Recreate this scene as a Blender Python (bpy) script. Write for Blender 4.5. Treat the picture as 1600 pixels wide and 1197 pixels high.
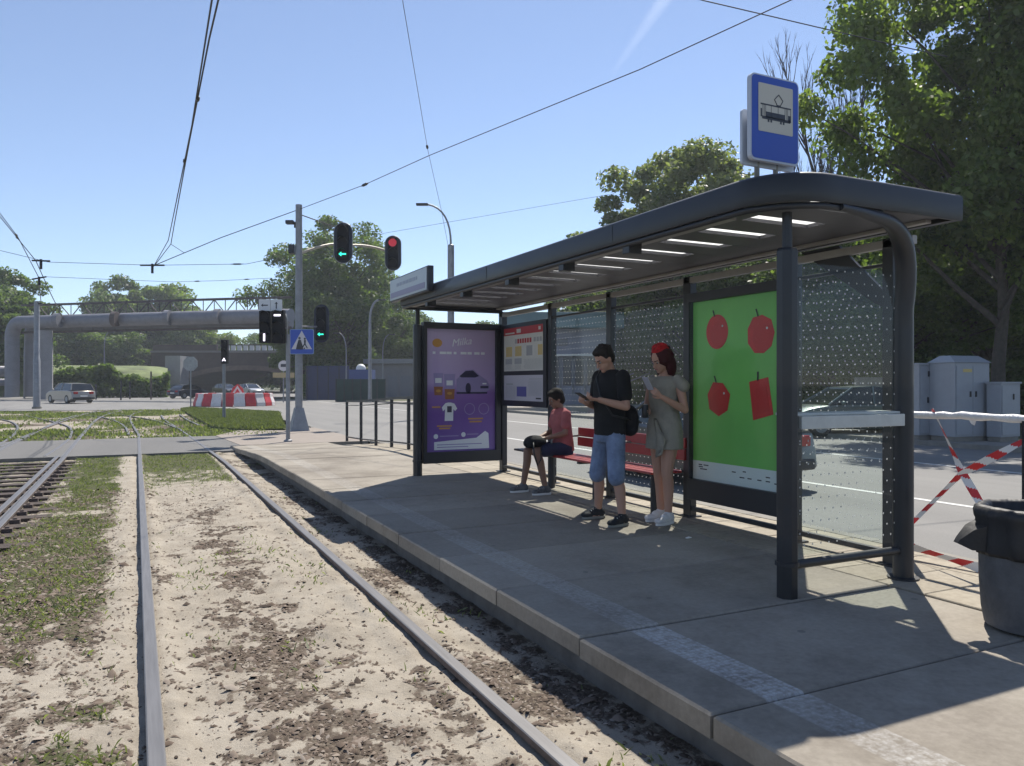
import bpy, math, random
import numpy as np
from mathutils import Vector, Matrix
R = math.radians
random.seed(7)
S = bpy.context.scene
for o in list(bpy.data.objects): bpy.data.objects.remove(o)

# ------------------------------------------------------------------ camera, sky, sun, exposure
TH = R(26.1); CC, SS = math.cos(TH), math.sin(TH)
CAMZ = 1.55
cam_data = bpy.data.cameras.new('camera'); cam = bpy.data.objects.new('camera', cam_data)
S.collection.objects.link(cam); S.camera = cam
cam.location = (0, 0, CAMZ); cam.rotation_euler = (R(90), 0, -TH)
cam_data.sensor_width = 36; cam_data.lens = 27; cam_data.clip_start = .05; cam_data.clip_end = 30000
SUN = Vector((.50, .49, 1)).normalized()          # direction towards the sun
el = math.asin(SUN.z); az = math.atan2(SUN.x, SUN.y)
w = bpy.data.worlds.new('World'); S.world = w; w.use_nodes = True
nt = w.node_tree; bg = nt.nodes['Background']
sky = nt.nodes.new('ShaderNodeTexSky'); sky.sky_type = 'NISHITA'; sky.sun_disc = False
sky.sun_elevation = el; sky.sun_rotation = az
sky.altitude = 1200; sky.air_density = 1.0; sky.dust_density = .1; sky.ozone_density = 4.0
hs = nt.nodes.new('ShaderNodeHueSaturation'); hs.inputs['Saturation'].default_value = .86; nt.links.new(sky.outputs[0], hs.inputs['Color'])
tn = nt.nodes.new('ShaderNodeMix'); tn.data_type = 'RGBA'; tn.blend_type = 'MULTIPLY'; tn.inputs[0].default_value = 1; tn.inputs[7].default_value = (.98, .98, 1.0, 1)
nt.links.new(hs.outputs[0], tn.inputs[6]); nt.links.new(tn.outputs[2], bg.inputs[0]); bg.inputs[1].default_value = .097
sd = bpy.data.lights.new('sun', 'SUN'); sd.energy = 4.3; sd.angle = R(.5); sd.color = (1, .94, .84)
so = bpy.data.objects.new('sun', sd); S.collection.objects.link(so)
so.rotation_euler = (-SUN).to_track_quat('-Z', 'Y').to_euler()
S.view_settings.view_transform = 'Standard'; S.view_settings.look = 'None'
S.view_settings.exposure = 0.72; S.view_settings.gamma = 1
S.view_settings.use_curve_mapping = False
S.render.engine = 'CYCLES'
S.cycles.max_bounces = 8; S.cycles.transparent_max_bounces = 24

# ------------------------------------------------------------------ helpers
def W(px, d, z=0.0):
    """world point seen in column px of the photo at depth d, height z"""
    r = (px - 800) / 1200 * d
    return Vector((r*CC + d*SS, d*CC - r*SS, z))
def G(px, py, z=0.0):
    return W(px, (CAMZ - z)*1200/(py - 598), z)
def Zat(py, d): return CAMZ + (598 - py)/1200*d

def col(c): return (c[0], c[1], c[2], 1)
MATS = {}
def mat(name, c, rough=.6, metal=0, noise=0, nscale=8, bump=0, bscale=60, emit=0, spec=.5, c2=None, coat=0, wear=None):
    if name in MATS: return MATS[name]
    m = bpy.data.materials.new(name); m.use_nodes = True; t = m.node_tree; b = t.nodes['Principled BSDF']
    b.inputs['Base Color'].default_value = col(c); b.inputs['Roughness'].default_value = rough
    b.inputs['Metallic'].default_value = metal; b.inputs['Specular IOR Level'].default_value = spec
    b.inputs['Coat Weight'].default_value = coat
    tc = t.nodes.new('ShaderNodeTexCoord')
    if noise or c2:
        n = t.nodes.new('ShaderNodeTexNoise'); n.inputs['Scale'].default_value = nscale; n.inputs['Detail'].default_value = 6
        n.inputs['Roughness'].default_value = .65
        t.links.new(tc.outputs['Object'], n.inputs['Vector'])
        cr = t.nodes.new('ShaderNodeValToRGB'); cr.color_ramp.elements[0].position = .3; cr.color_ramp.elements[1].position = .7
        if c2: a, bb = c, c2
        else:
            a = [x*(1-noise) for x in c]; bb = [min(1, x*(1+noise)) for x in c]
        cr.color_ramp.elements[0].color = col(a); cr.color_ramp.elements[1].color = col(bb)
        t.links.new(n.outputs[0], cr.inputs[0]); t.links.new(cr.outputs[0], b.inputs['Base Color'])
        mr = t.nodes.new('ShaderNodeMapRange'); mr.inputs[3].default_value = max(.05, rough-.12); mr.inputs[4].default_value = min(1, rough+.12)
        t.links.new(n.outputs[0], mr.inputs[0]); t.links.new(mr.outputs[0], b.inputs['Roughness'])
    if bump:
        n2 = t.nodes.new('ShaderNodeTexNoise'); n2.inputs['Scale'].default_value = bscale; n2.inputs['Detail'].default_value = 5
        t.links.new(tc.outputs['Object'], n2.inputs['Vector'])
        bp = t.nodes.new('ShaderNodeBump'); bp.inputs['Strength'].default_value = bump; bp.inputs['Distance'].default_value = .02
        t.links.new(n2.outputs[0], bp.inputs['Height']); t.links.new(bp.outputs[0], b.inputs['Normal'])
    if emit:
        b.inputs['Emission Color'].default_value = col(c); b.inputs['Emission Strength'].default_value = emit
    MATS[name] = m
    return m

def rootloc(p):
    v = Vector((0, 0, 0))
    while p is not None: v += p.location; p = p.parent
    return v
class MB:
    def __init__(s): s.v = []; s.f = []; s.m = []; s.cur = 0
    def add(s, vs, fs):
        k = len(s.v); s.v += [tuple(x) for x in vs]
        for f in fs: s.f.append(tuple(i+k for i in f)); s.m.append(s.cur)
        return s
    def box(s, x0, x1, y0, y1, z0, z1, M=None):
        vs = [Vector((x, y, z)) for z in (z0, z1) for y in (y0, y1) for x in (x0, x1)]
        if M: vs = [M @ v for v in vs]
        return s.add(vs, [(0,2,3,1),(4,5,7,6),(0,1,5,4),(2,6,7,3),(0,4,6,2),(1,3,7,5)])
    def prism(s, pts, z0, z1, M=None):
        """pts (a,b) extruded along the third axis; M maps (a,b,h)"""
        n = len(pts)
        vs = [Vector((a, b, z0)) for a, b in pts] + [Vector((a, b, z1)) for a, b in pts]
        if M: vs = [M @ v for v in vs]
        return s.add(vs, [tuple(range(n-1, -1, -1)), tuple(range(n, 2*n))] + [(i, (i+1) % n, n+(i+1) % n, n+i) for i in range(n)])
    def tube(s, pts, rad, n=10, cap=True, sq=None):
        pts = [Vector(p) for p in pts]
        if not hasattr(rad, '__len__'): rad = [rad]*len(pts)
        k = len(s.v); vs = []; fs = []
        up = None
        for i, p in enumerate(pts):
            a = pts[max(i-1, 0)]; b = pts[min(i+1, len(pts)-1)]; d = (b-a).normalized()
            if up is None:
                up = Vector((0, 0, 1)) if abs(d.z) < .9 else Vector((1, 0, 0))
            u = (up - d*up.dot(d)).normalized(); up = u; q = d.cross(u)
            for j in range(n):
                t = 2*math.pi*(j+.5)/n
                vs.append(p + (u*math.cos(t) + q*math.sin(t))*rad[i])
        for i in range(len(pts)-1):
            for j in range(n):
                a = i*n+j; b = i*n+(j+1) % n
                fs.append((a, b, b+n, a+n))
        if cap:
            fs.append(tuple(range(n-1, -1, -1))); fs.append(tuple((len(pts)-1)*n+j for j in range(n)))
        return s.add(vs, fs)
    def ball(s, c, r, n=10, m=7, M=None):
        if not hasattr(r, '__len__'): r = (r, r, r)
        vs = [Vector((0, 0, -r[2]))]
        for i in range(1, m):
            p = -math.pi/2 + math.pi*i/m
            for j in range(n):
                t = 2*math.pi*j/n
                vs.append(Vector((r[0]*math.cos(p)*math.cos(t), r[1]*math.cos(p)*math.sin(t), r[2]*math.sin(p))))
        vs.append(Vector((0, 0, r[2])))
        fs = [(0, 1+(j+1) % n, 1+j) for j in range(n)]
        for i in range(m-2):
            for j in range(n):
                a = 1+i*n+j; b = 1+i*n+(j+1) % n
                fs.append((a, b, b+n, a+n))
        L = len(vs)-1; o = 1+(m-2)*n
        fs += [(o+j, o+(j+1) % n, L) for j in range(n)]
        if M is None: M = Matrix.Identity(3)
        return s.add([Vector(c) + M @ v for v in vs], fs)
    def loft(s, rings):
        """rings of equally many points, capped"""
        n = len(rings[0]); vs = [p for r in rings for p in r]; fs = []
        for i in range(len(rings)-1):
            for j in range(n):
                a = i*n+j; b = i*n+(j+1) % n
                fs.append((a, b, b+n, a+n))
        fs.append(tuple(range(n-1, -1, -1))); fs.append(tuple((len(rings)-1)*n+j for j in range(n)))
        return s.add(vs, fs)
    def sweep(s, prof, path, closed=False, mats=None):
        """prof (u right, z) swept along a horizontal path"""
        pts = [Vector(p) for p in path]; n = len(prof); rings = []
        for i, p in enumerate(pts):
            a = pts[max(i-1, 0)]; b = pts[min(i+1, len(pts)-1)]
            d = (b-a); d.z = 0; d.normalize(); q = Vector((d.y, -d.x, 0))
            rings.append([p + q*u + Vector((0, 0, z)) for u, z in prof])
        k = len(s.v); s.v += [tuple(x) for r in rings for x in r]
        for i in range(len(rings)-1):
            for j in range(n):
                a = k+i*n+j; b = k+i*n+(j+1) % n
                s.f.append((a, b, b+n, a+n)); s.m.append(mats[j] if mats else s.cur)
        s.f.append(tuple(k+j for j in range(n))); s.m.append(s.cur)
        s.f.append(tuple(k+(len(rings)-1)*n+j for j in range(n-1, -1, -1))); s.m.append(s.cur)
        return s
    def build(s, name, mats, parent=None, smooth=False, bevel=0, kind=None, fix=True):
        off = rootloc(parent)
        me = bpy.data.meshes.new(name)
        me.from_pydata([(x-off.x, y-off.y, z-off.z) for x, y, z in s.v], [], s.f)
        if not isinstance(mats, (list, tuple)): mats = [mats]
        for m in mats: me.materials.append(m)
        if len(mats) > 1: me.polygons.foreach_set('material_index', s.m)
        if fix:
            import bmesh
            bm = bmesh.new(); bm.from_mesh(me); bmesh.ops.recalc_face_normals(bm, faces=bm.faces); bm.to_mesh(me); bm.free()
        if smooth: me.polygons.foreach_set('use_smooth', [True]*len(me.polygons))
        o = bpy.data.objects.new(name, me); S.collection.objects.link(o); o.parent = parent
        if kind: o['kind'] = kind
        if bevel:
            b = o.modifiers.new('bevel', 'BEVEL'); b.width = bevel; b.segments = 2; b.limit_method = 'ANGLE'; b.angle_limit = R(40)
            b.harden_normals = False
        if smooth == 'auto':
            try:
                me.set_sharp_from_angle(angle=R(40))
            except Exception: pass
        return o
def npmesh(name, verts, faces, mats, parent=None, kind=None, smooth=False, attr=None, nv=4):
    verts = np.asarray(verts, 'f4'); faces = np.asarray(faces, 'i4')
    off = rootloc(parent); verts = verts - np.array(off, 'f4')
    me = bpy.data.meshes.new(name); me.vertices.add(len(verts)); me.vertices.foreach_set('co', verts.ravel())
    me.loops.add(faces.size); me.loops.foreach_set('vertex_index', faces.ravel())
    me.polygons.add(len(faces)); me.polygons.foreach_set('loop_start', np.arange(len(faces), dtype='i4')*faces.shape[1])
    me.update(calc_edges=True)
    if attr is not None:
        for k, a in attr.items():
            a = np.asarray(a, 'f4')
            at = me.attributes.new(k, 'FLOAT', 'POINT'); at.data.foreach_set('value', a)
    if not isinstance(mats, (list, tuple)): mats = [mats]
    for m in mats: me.materials.append(m)
    if smooth: me.polygons.foreach_set('use_smooth', np.ones(len(faces), bool))
    o = bpy.data.objects.new(name, me); S.collection.objects.link(o); o.parent = parent
    if kind: o['kind'] = kind
    return o
def tag(o, label, cat, group=None):
    o['label'] = label; o['category'] = cat
    if group: o['group'] = group
    return o
def thing(name, loc, label, cat, group=None, rz=0):
    o = bpy.data.objects.new(name, None); S.collection.objects.link(o); o.location = loc; o.rotation_euler = (0, 0, rz)
    o.empty_display_size = .2
    return tag(o, label, cat, group)
def struct(o): o['kind'] = 'structure'; return o
def dup(o, loc=None, rz=None, sc=None, label=None, parent=None, group=None):
    c = o.copy(); S.collection.objects.link(c); c.parent = parent
    for ch in list(o.children): dup(ch, parent=c)
    if loc is not None: c.location = loc
    if rz is not None: c.rotation_euler = (0, 0, rz)
    if sc is not None: c.scale = sc
    if label: c['label'] = label
    if group: c['group'] = group
    return c
def text(body, size, M, material, parent, name='lettering', ext=.001, shear=0, align='CENTER'):
    cu = bpy.data.curves.new(name, 'FONT'); cu.body = body; cu.size = size; cu.extrude = ext; cu.shear = shear
    cu.align_x = align; cu.align_y = 'CENTER'
    o = bpy.data.objects.new(name, cu); S.collection.objects.link(o); cu.materials.append(material)
    dg = bpy.context.evaluated_depsgraph_get(); dg.update()
    me = bpy.data.meshes.new_from_object(o.evaluated_get(dg)); bpy.data.objects.remove(o)
    off = rootloc(parent); me.transform(Matrix.Translation(-off) @ M)
    o = bpy.data.objects.new(name, me); S.collection.objects.link(o); o.parent = parent
    return o
rng = np.random.default_rng(11)
_tab = rng.random((256, 256))
def vnoise(x, y):
    xi = np.floor(x).astype(int); yi = np.floor(y).astype(int); fx = x-xi; fy = y-yi
    fx = fx*fx*(3-2*fx); fy = fy*fy*(3-2*fy)
    a = _tab[xi & 255, yi & 255]; b = _tab[(xi+1) & 255, yi & 255]; c = _tab[xi & 255, (yi+1) & 255]; d = _tab[(xi+1) & 255, (yi+1) & 255]
    return (a*(1-fx)+b*fx)*(1-fy) + (c*(1-fx)+d*fx)*fy
def fbm(x, y, o=4, g=.5):
    s = 0; a = 1; t = 0
    for i in range(o): s = s + a*vnoise(x*2**i+17.3*i, y*2**i+5.1*i); t += a; a *= g
    return s/t
def sstep(a, b, x): t = np.clip((x-a)/(b-a), 0, 1); return t*t*(3-2*t)

# ------------------------------------------------------------------ materials
M_dark = mat('anthracite_paint', (.013, .015, .020), .5, noise=.45, nscale=2.2, spec=.5, coat=.15)
M_dark2 = mat('anthracite_frame', (.018, .02, .026), .45)
M_steel = mat('galvanised_steel', (.30, .31, .32), .5, .6, noise=.25, nscale=6)
M_pole = mat('grey_pole_paint', (.25, .26, .28), .5, .2, noise=.2, nscale=4)
M_black = mat('black_plastic', (.012, .013, .016), .45)
M_conc = mat('concrete', (.22, .205, .18), .85, noise=.22, nscale=3, bump=.3, bscale=50)
M_white = mat('white_paint', (.72, .72, .70), .5, noise=.08)
M_lens = mat('dark_lens', (.02, .02, .025), .2)
M_rubber = mat('rubber', (.02, .02, .02), .8)
M_wire = mat('wire', (.02, .02, .022), .5)

def ramp(t, src, stops):
    cr = t.nodes.new('ShaderNodeValToRGB'); e = cr.color_ramp.elements
    while len(e) > len(stops): e.remove(e[-1])
    while len(e) < len(stops): e.new(.5)
    for k, (p, c) in enumerate(stops): e[k].position = p; e[k].color = col(c)
    t.links.new(src, cr.inputs[0]); return cr.outputs[0]
def noise_node(t, vec, sc, det=6, rough=.6):
    n = t.nodes.new('ShaderNodeTexNoise'); n.inputs['Scale'].default_value = sc; n.inputs['Detail'].default_value = det
    n.inputs['Roughness'].default_value = rough; t.links.new(vec, n.inputs['Vector']); return n.outputs[0]
def mixc(t, f, a, b, mode='MIX'):
    m = t.nodes.new('ShaderNodeMix'); m.data_type = 'RGBA'; m.blend_type = mode
    if hasattr(f, 'links'): t.links.new(f, m.inputs[0])
    else: m.inputs[0].default_value = f
    for s, i in ((a, 6), (b, 7)):
        if hasattr(s, 'links'): t.links.new(s, m.inputs[i])
        else: m.inputs[i].default_value = col(s)
    return m.outputs[2]
def mth(t, op, a, b=None, c=None):
    m = t.nodes.new('ShaderNodeMath'); m.operation = op
    for k, x in enumerate((a, b, c)):
        if x is None: continue
        if hasattr(x, 'links'): t.links.new(x, m.inputs[k])
        else: m.inputs[k].default_value = x
    return m.outputs[0]
def newmat(name):
    m = bpy.data.materials.new(name); m.use_nodes = True; t = m.node_tree
    return m, t, t.nodes['Principled BSDF']
def bumpn(t, b, h, strength, dist):
    bp = t.nodes.new('ShaderNodeBump'); bp.inputs['Strength'].default_value = strength; bp.inputs['Distance'].default_value = dist
    t.links.new(h, bp.inputs['Height']); t.links.new(bp.outputs[0], b.inputs['Normal'])

# ground: sand / soil / grass by attribute
def ground_mat(name):
    m, t, b = newmat(name)
    pos = t.nodes.new('ShaderNodeNewGeometry').outputs['Position']
    so_ = t.nodes.new('ShaderNodeAttribute'); so_.attribute_name = 'soil'
    gr_ = t.nodes.new('ShaderNodeAttribute'); gr_.attribute_name = 'grass'
    n1 = noise_node(t, pos, 3.0, 8, .65); n2 = noise_node(t, pos, 45, 5, .7); n3 = noise_node(t, pos, 220, 3, .6)
    sand = ramp(t, n1, [(.3, (.20, .175, .142)), (.5, (.315, .282, .235)), (.72, (.41, .375, .32))])
    sand = mixc(t, .35, sand, ramp(t, n3, [(.35, (.18, .15, .115)), (.6, (.42, .375, .31))]))
    soil = ramp(t, n2, [(.3, (.045, .034, .027)), (.5, (.11, .088, .068)), (.72, (.21, .175, .14))])
    grs = ramp(t, n2, [(.3, (.04, .042, .022)), (.6, (.09, .095, .045)), (.8, (.15, .14, .085))])
    sf = mth(t, 'ADD', so_.outputs['Fac'], mth(t, 'MULTIPLY', mth(t, 'SUBTRACT', n2, .5), 1.3))
    sf = ramp(t, sf, [(.38, (0, 0, 0)), (.62, (1, 1, 1))])
    gf = mth(t, 'ADD', gr_.outputs['Fac'], mth(t, 'MULTIPLY', mth(t, 'SUBTRACT', n2, .5), 1.0))
    gf = ramp(t, gf, [(.4, (0, 0, 0)), (.7, (1, 1, 1))])
    c = mixc(t, sf, sand, soil); c = mixc(t, gf, c, grs)
    t.links.new(c, b.inputs['Base Color']); b.inputs['Roughness'].default_value = .95; b.inputs['Specular IOR Level'].default_value = .15
    h = mth(t, 'ADD', n2, mth(t, 'MULTIPLY', n3, .35))
    bumpn(t, b, h, .6, .015)
    return m
M_ground = ground_mat('sandy_ground')
def field_mat():
    m, t, b = newmat('rough_grass_ground')
    pos = t.nodes.new('ShaderNodeNewGeometry').outputs['Position']
    n1 = noise_node(t, pos, .25, 8, .65); n2 = noise_node(t, pos, 6, 6, .7)
    g = ramp(t, n2, [(.3, (.04, .05, .022)), (.6, (.085, .10, .045)), (.8, (.14, .15, .075))])
    d = ramp(t, n2, [(.3, (.10, .085, .06)), (.7, (.24, .21, .16))])
    f = ramp(t, n1, [(.5, (0, 0, 0)), (.62, (1, 1, 1))])
    t.links.new(mixc(t, f, g, d), b.inputs['Base Color']); b.inputs['Roughness'].default_value = .95
    bumpn(t, b, n2, .6, .08)
    return m
M_field = field_mat()
def asphalt_mat(name, k=1.0):
    m, t, b = newmat(name)
    pos = t.nodes.new('ShaderNodeNewGeometry').outputs['Position']
    sp = t.nodes.new('ShaderNodeMapping'); sp.inputs['Scale'].default_value = (1, .12, 1); t.links.new(pos, sp.inputs[0])
    n1 = noise_node(t, sp.outputs[0], .9, 7, .6); n2 = noise_node(t, pos, 90, 3, .6)
    c = ramp(t, n1, [(.3, (.15*k, .146*k, .14*k)), (.5, (.185*k, .18*k, .172*k)), (.75, (.225*k, .217*k, .205*k))])
    c = mixc(t, .25, c, ramp(t, n2, [(.3, (.08, .08, .08)), (.7, (.36, .35, .34))]))
    t.links.new(c, b.inputs['Base Color']); b.inputs['Roughness'].default_value = .8
    b.inputs['Specular IOR Level'].default_value = .3
    bumpn(t, b, n2, .3, .006)
    return m
M_asph = asphalt_mat('asphalt', 1.0); M_asph2 = asphalt_mat('crossing_asphalt', .62)
def slab_mat():
    m, t, b = newmat('platform_concrete')
    pos = t.nodes.new('ShaderNodeNewGeometry').outputs['Position']
    oi = t.nodes.new('ShaderNodeObjectInfo').outputs['Random']
    n1 = noise_node(t, pos, 1.4, 8, .68); n2 = noise_node(t, pos, 30, 5, .7); n3 = noise_node(t, pos, 160, 2, .6)
    c = ramp(t, n1, [(.28, (.225, .195, .162)), (.5, (.29, .258, .212)), (.72, (.335, .302, .252))])
    c = mixc(t, .3, c, ramp(t, n2, [(.3, (.13, .118, .10)), (.7, (.33, .305, .265))]))
    v = mth(t, 'ADD', mth(t, 'MULTIPLY', oi, .2), .9)
    vv = t.nodes.new('ShaderNodeCombineXYZ')
    for i in range(3): t.links.new(v, vv.inputs[i])
    c = mixc(t, 1.0, c, vv.outputs[0], 'MULTIPLY')
    sep = t.nodes.new('ShaderNodeSeparateXYZ'); t.links.new(pos, sep.inputs[0])
    X, Y, Z = sep.outputs
    n5 = noise_node(t, pos, .55, 9, .7); st = ramp(t, n5, [(.38, (.62, .60, .58)), (.52, (1, 1, 1)), (.7, (1.08, 1.07, 1.05))]); c = mixc(t, .8, c, st, 'MULTIPLY')
    # dark spots of chewing gum and dirt
    vo = t.nodes.new('ShaderNodeTexVoronoi'); vo.inputs['Scale'].default_value = 2.2; t.links.new(pos, vo.inputs['Vector'])
    spot = mth(t, 'MULTIPLY', mth(t, 'LESS_THAN', vo.outputs['Distance'], .055), .5)
    c = mixc(t, spot, c, (.10, .095, .085))
    # worn painted tactile line
    inx = mth(t, 'MULTIPLY', mth(t, 'GREATER_THAN', X, 2.365), mth(t, 'LESS_THAN', X, 2.575))
    fx = mth(t, 'SUBTRACT', mth(t, 'FRACT', mth(t, 'DIVIDE', X, .03)), .5); fy = mth(t, 'SUBTRACT', mth(t, 'FRACT', mth(t, 'DIVIDE', Y, .03)), .5)
    dd = mth(t, 'SQRT', mth(t, 'ADD', mth(t, 'MULTIPLY', fx, fx), mth(t, 'MULTIPLY', fy, fy)))
    dot = mth(t, 'LESS_THAN', dd, .36)
    yfac = ramp(t, mth(t, 'DIVIDE', Y, 12.0), [(0, (.5, .5, .5)), (.195, (.26, .26, .26)), (.202, (.48, .48, .48)), (.28, (.42, .42, .42)), (.288, (.22, .22, .22)), (1, (.13, .13, .13))])
    wear = mth(t, 'ADD', mth(t, 'MULTIPLY', n2, .9), mth(t, 'MULTIPLY', n1, .5))
    wearm = ramp(t, wear, [(.55, (.05, .05, .05)), (.85, (1, 1, 1))])
    pf = mth(t, 'MULTIPLY', mth(t, 'MULTIPLY', inx, yfac), wearm)
    pf = mth(t, 'MULTIPLY', pf, mth(t, 'ADD', mth(t, 'MULTIPLY', dot, .35), .65))
    c = mixc(t, pf, c, (.74, .76, .78))
    t.links.new(c, b.inputs['Base Color']); b.inputs['Roughness'].default_value = .85; b.inputs['Specular IOR Level'].default_value = .3
    h = mth(t, 'ADD', mth(t, 'MULTIPLY', n2, .6), mth(t, 'MULTIPLY', n3, .5)); h = mth(t, 'ADD', h, mth(t, 'MULTIPLY', mth(t, 'MULTIPLY', inx, dot), .6))
    bumpn(t, b, h, .35, .004)
    return m
M_slab = slab_mat()
def paver_mat():
    m, t, b = newmat('beige_paver')
    pos = t.nodes.new('ShaderNodeNewGeometry').outputs['Position']
    oi = t.nodes.new('ShaderNodeObjectInfo').outputs['Random']
    n2 = noise_node(t, pos, 18, 6, .7)
    c = ramp(t, n2, [(.3, (.24, .205, .155)), (.6, (.33, .29, .225))])
    v = mth(t, 'ADD', mth(t, 'MULTIPLY', oi, .25), .85); vv = t.nodes.new('ShaderNodeCombineXYZ')
    for i in range(3): t.links.new(v, vv.inputs[i])
    t.links.new(mixc(t, 1.0, c, vv.outputs[0], 'MULTIPLY'), b.inputs['Base Color']); b.inputs['Roughness'].default_value = .85
    bumpn(t, b, n2, .3, .004)
    return m
M_paver = paver_mat()
def glass_mat(name, axis=None, dots=False, tint=(.88, .93, .92), refl=.028):
    m = bpy.data.materials.new(name); m.use_nodes = True; t = m.node_tree; t.nodes.clear()
    out = t.nodes.new('ShaderNodeOutputMaterial')
    tr = t.nodes.new('ShaderNodeBsdfTransparent'); tr.inputs[0].default_value = col(tint)
    gl = t.nodes.new('ShaderNodeBsdfGlossy'); gl.inputs['Roughness'].default_value = .03
    geo0 = t.nodes.new('ShaderNodeNewGeometry'); vd = t.nodes.new('ShaderNodeVectorMath'); vd.operation = 'DOT_PRODUCT'
    t.links.new(geo0.outputs['Incoming'], vd.inputs[0]); t.links.new(geo0.outputs['Normal'], vd.inputs[1])
    fz_ = mth(t, 'POWER', mth(t, 'SUBTRACT', 1.0, mth(t, 'ABSOLUTE', vd.outputs['Value'])), 5.0)
    fr_out = mth(t, 'ADD', mth(t, 'MULTIPLY', fz_, .6 if refl > .02 else .3), refl)
    # a little dust
    df = t.nodes.new('ShaderNodeBsdfDiffuse'); df.inputs[0].default_value = (.5, .5, .48, 1)
    mx = t.nodes.new('ShaderNodeMixShader'); t.links.new(fr_out, mx.inputs[0]); t.links.new(tr.outputs[0], mx.inputs[1]); t.links.new(gl.outputs[0], mx.inputs[2])
    geo = t.nodes.new('ShaderNodeNewGeometry')
    pos = geo.outputs['Position']
    dust = mth(t, 'MULTIPLY', noise_node(t, pos, 4, 6, .7), .02)
    m2 = t.nodes.new('ShaderNodeMixShader'); t.links.new(dust, m2.inputs[0]); t.links.new(mx.outputs[0], m2.inputs[1]); t.links.new(df.outputs[0], m2.inputs[2])
    last = m2.outputs[0]
    if dots:
        sep = t.nodes.new('ShaderNodeSeparateXYZ'); t.links.new(pos, sep.inputs[0])
        A = sep.outputs[axis]; Z = sep.outputs[2]
        P = .072
        row = mth(t, 'FLOOR', mth(t, 'DIVIDE', Z, P))
        sh = mth(t, 'MULTIPLY', mth(t, 'MODULO', row, 2.0), .5)
        fx = mth(t, 'SUBTRACT', mth(t, 'FRACT', mth(t, 'ADD', mth(t, 'DIVIDE', A, P), sh)), .5)
        fz = mth(t, 'SUBTRACT', mth(t, 'FRACT', mth(t, 'DIVIDE', Z, P)), .5)
        dd = mth(t, 'SQRT', mth(t, 'ADD', mth(t, 'MULTIPLY', fx, fx), mth(t, 'MULTIPLY', fz, fz)))
        k = mth(t, 'MULTIPLY', mth(t, 'LESS_THAN', dd, .085), .85)
        d2 = t.nodes.new('ShaderNodeBsdfDiffuse'); d2.inputs[0].default_value = (.62, .63, .62, 1)
        tl = t.nodes.new('ShaderNodeBsdfTranslucent'); tl.inputs[0].default_value = (.62, .63, .62, 1)
        ad = t.nodes.new('ShaderNodeMixShader'); ad.inputs[0].default_value = .5; t.links.new(d2.outputs[0], ad.inputs[1]); t.links.new(tl.outputs[0], ad.inputs[2])
        m3 = t.nodes.new('ShaderNodeMixShader'); t.links.new(k, m3.inputs[0]); t.links.new(last, m3.inputs[1]); t.links.new(ad.outputs[0], m3.inputs[2])
        last = m3.outputs[0]
    t.links.new(last, out.inputs[0])
    return m
M_glass = glass_mat('clear_glass'); M_gdx = glass_mat('dotted_glass_end', 0, True); M_gdy = glass_mat('dotted_glass_back', 1, True)
def leaf_mat(name, a, b_, trans=.35):
    m = bpy.data.materials.new(name); m.use_nodes = True; t = m.node_tree; t.nodes.clear()
    out = t.nodes.new('ShaderNodeOutputMaterial')
    at = t.nodes.new('ShaderNodeAttribute'); at.attribute_name = 'tone'
    c = ramp(t, at.outputs['Fac'], [(0, a), (1, b_)])
    df = t.nodes.new('ShaderNodeBsdfPrincipled'); df.inputs['Roughness'].default_value = .5; df.inputs['Specular IOR Level'].default_value = .4
    t.links.new(c, df.inputs['Base Color'])
    tl = t.nodes.new('ShaderNodeBsdfTranslucent'); c2 = mixc(t, 1.0, c, (1.3, 1.5, .55), 'MULTIPLY'); t.links.new(c2, tl.inputs[0])
    mx = t.nodes.new('ShaderNodeMixShader'); mx.inputs[0].default_value = trans
    t.links.new(df.outputs[0], mx.inputs[1]); t.links.new(tl.outputs[0], mx.inputs[2]); t.links.new(mx.outputs[0], out.inputs[0])
    return m
M_leafA = leaf_mat('leaf_mid', (.085, .125, .035), (.22, .27, .09), .55)
M_leafB = leaf_mat('leaf_dark', (.055, .088, .032), (.155, .205, .07), .52)
M_leafC = leaf_mat('leaf_pale', (.11, .135, .07), (.25, .27, .15), .45)
M_grass = leaf_mat('grass_blade', (.095, .115, .05), (.26, .28, .14), .4)
M_bark = mat('bark', (.06, .05, .042), .9, noise=.4, nscale=7, bump=.6, bscale=20)
M_twig = mat('bare_twig', (.06, .05, .048), .9)
def attr_mat(name, stops, rough=.9):
    m, t, b = newmat(name)
    at = t.nodes.new('ShaderNodeAttribute'); at.attribute_name = 'tone'
    t.links.new(ramp(t, at.outputs['Fac'], stops), b.inputs['Base Color']); b.inputs['Roughness'].default_value = rough
    b.inputs['Specular IOR Level'].default_value = .2
    return m
M_chip = attr_mat('bark_chips', [(0, (.05, .038, .03)), (.4, (.12, .09, .07)), (.8, (.20, .16, .13)), (1, (.31, .27, .23))])

# ------------------------------------------------------------------ GROUND
def flat(name, pts, z, m, th=0.0, kind='structure', parent=None):
    b = MB(); b.prism([(p[0], p[1]) for p in pts], z-th if th else z-.002, z)
    o = b.build(name, m, parent)
    if kind: o['kind'] = kind
    return o
b = MB(); b.add([(-480, -300, -.13), (520, -300, -.13), (520, 520, -.13), (-480, 520, -.13)], [(0, 1, 2, 3)])
struct(b.build('ground', M_field))

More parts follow.
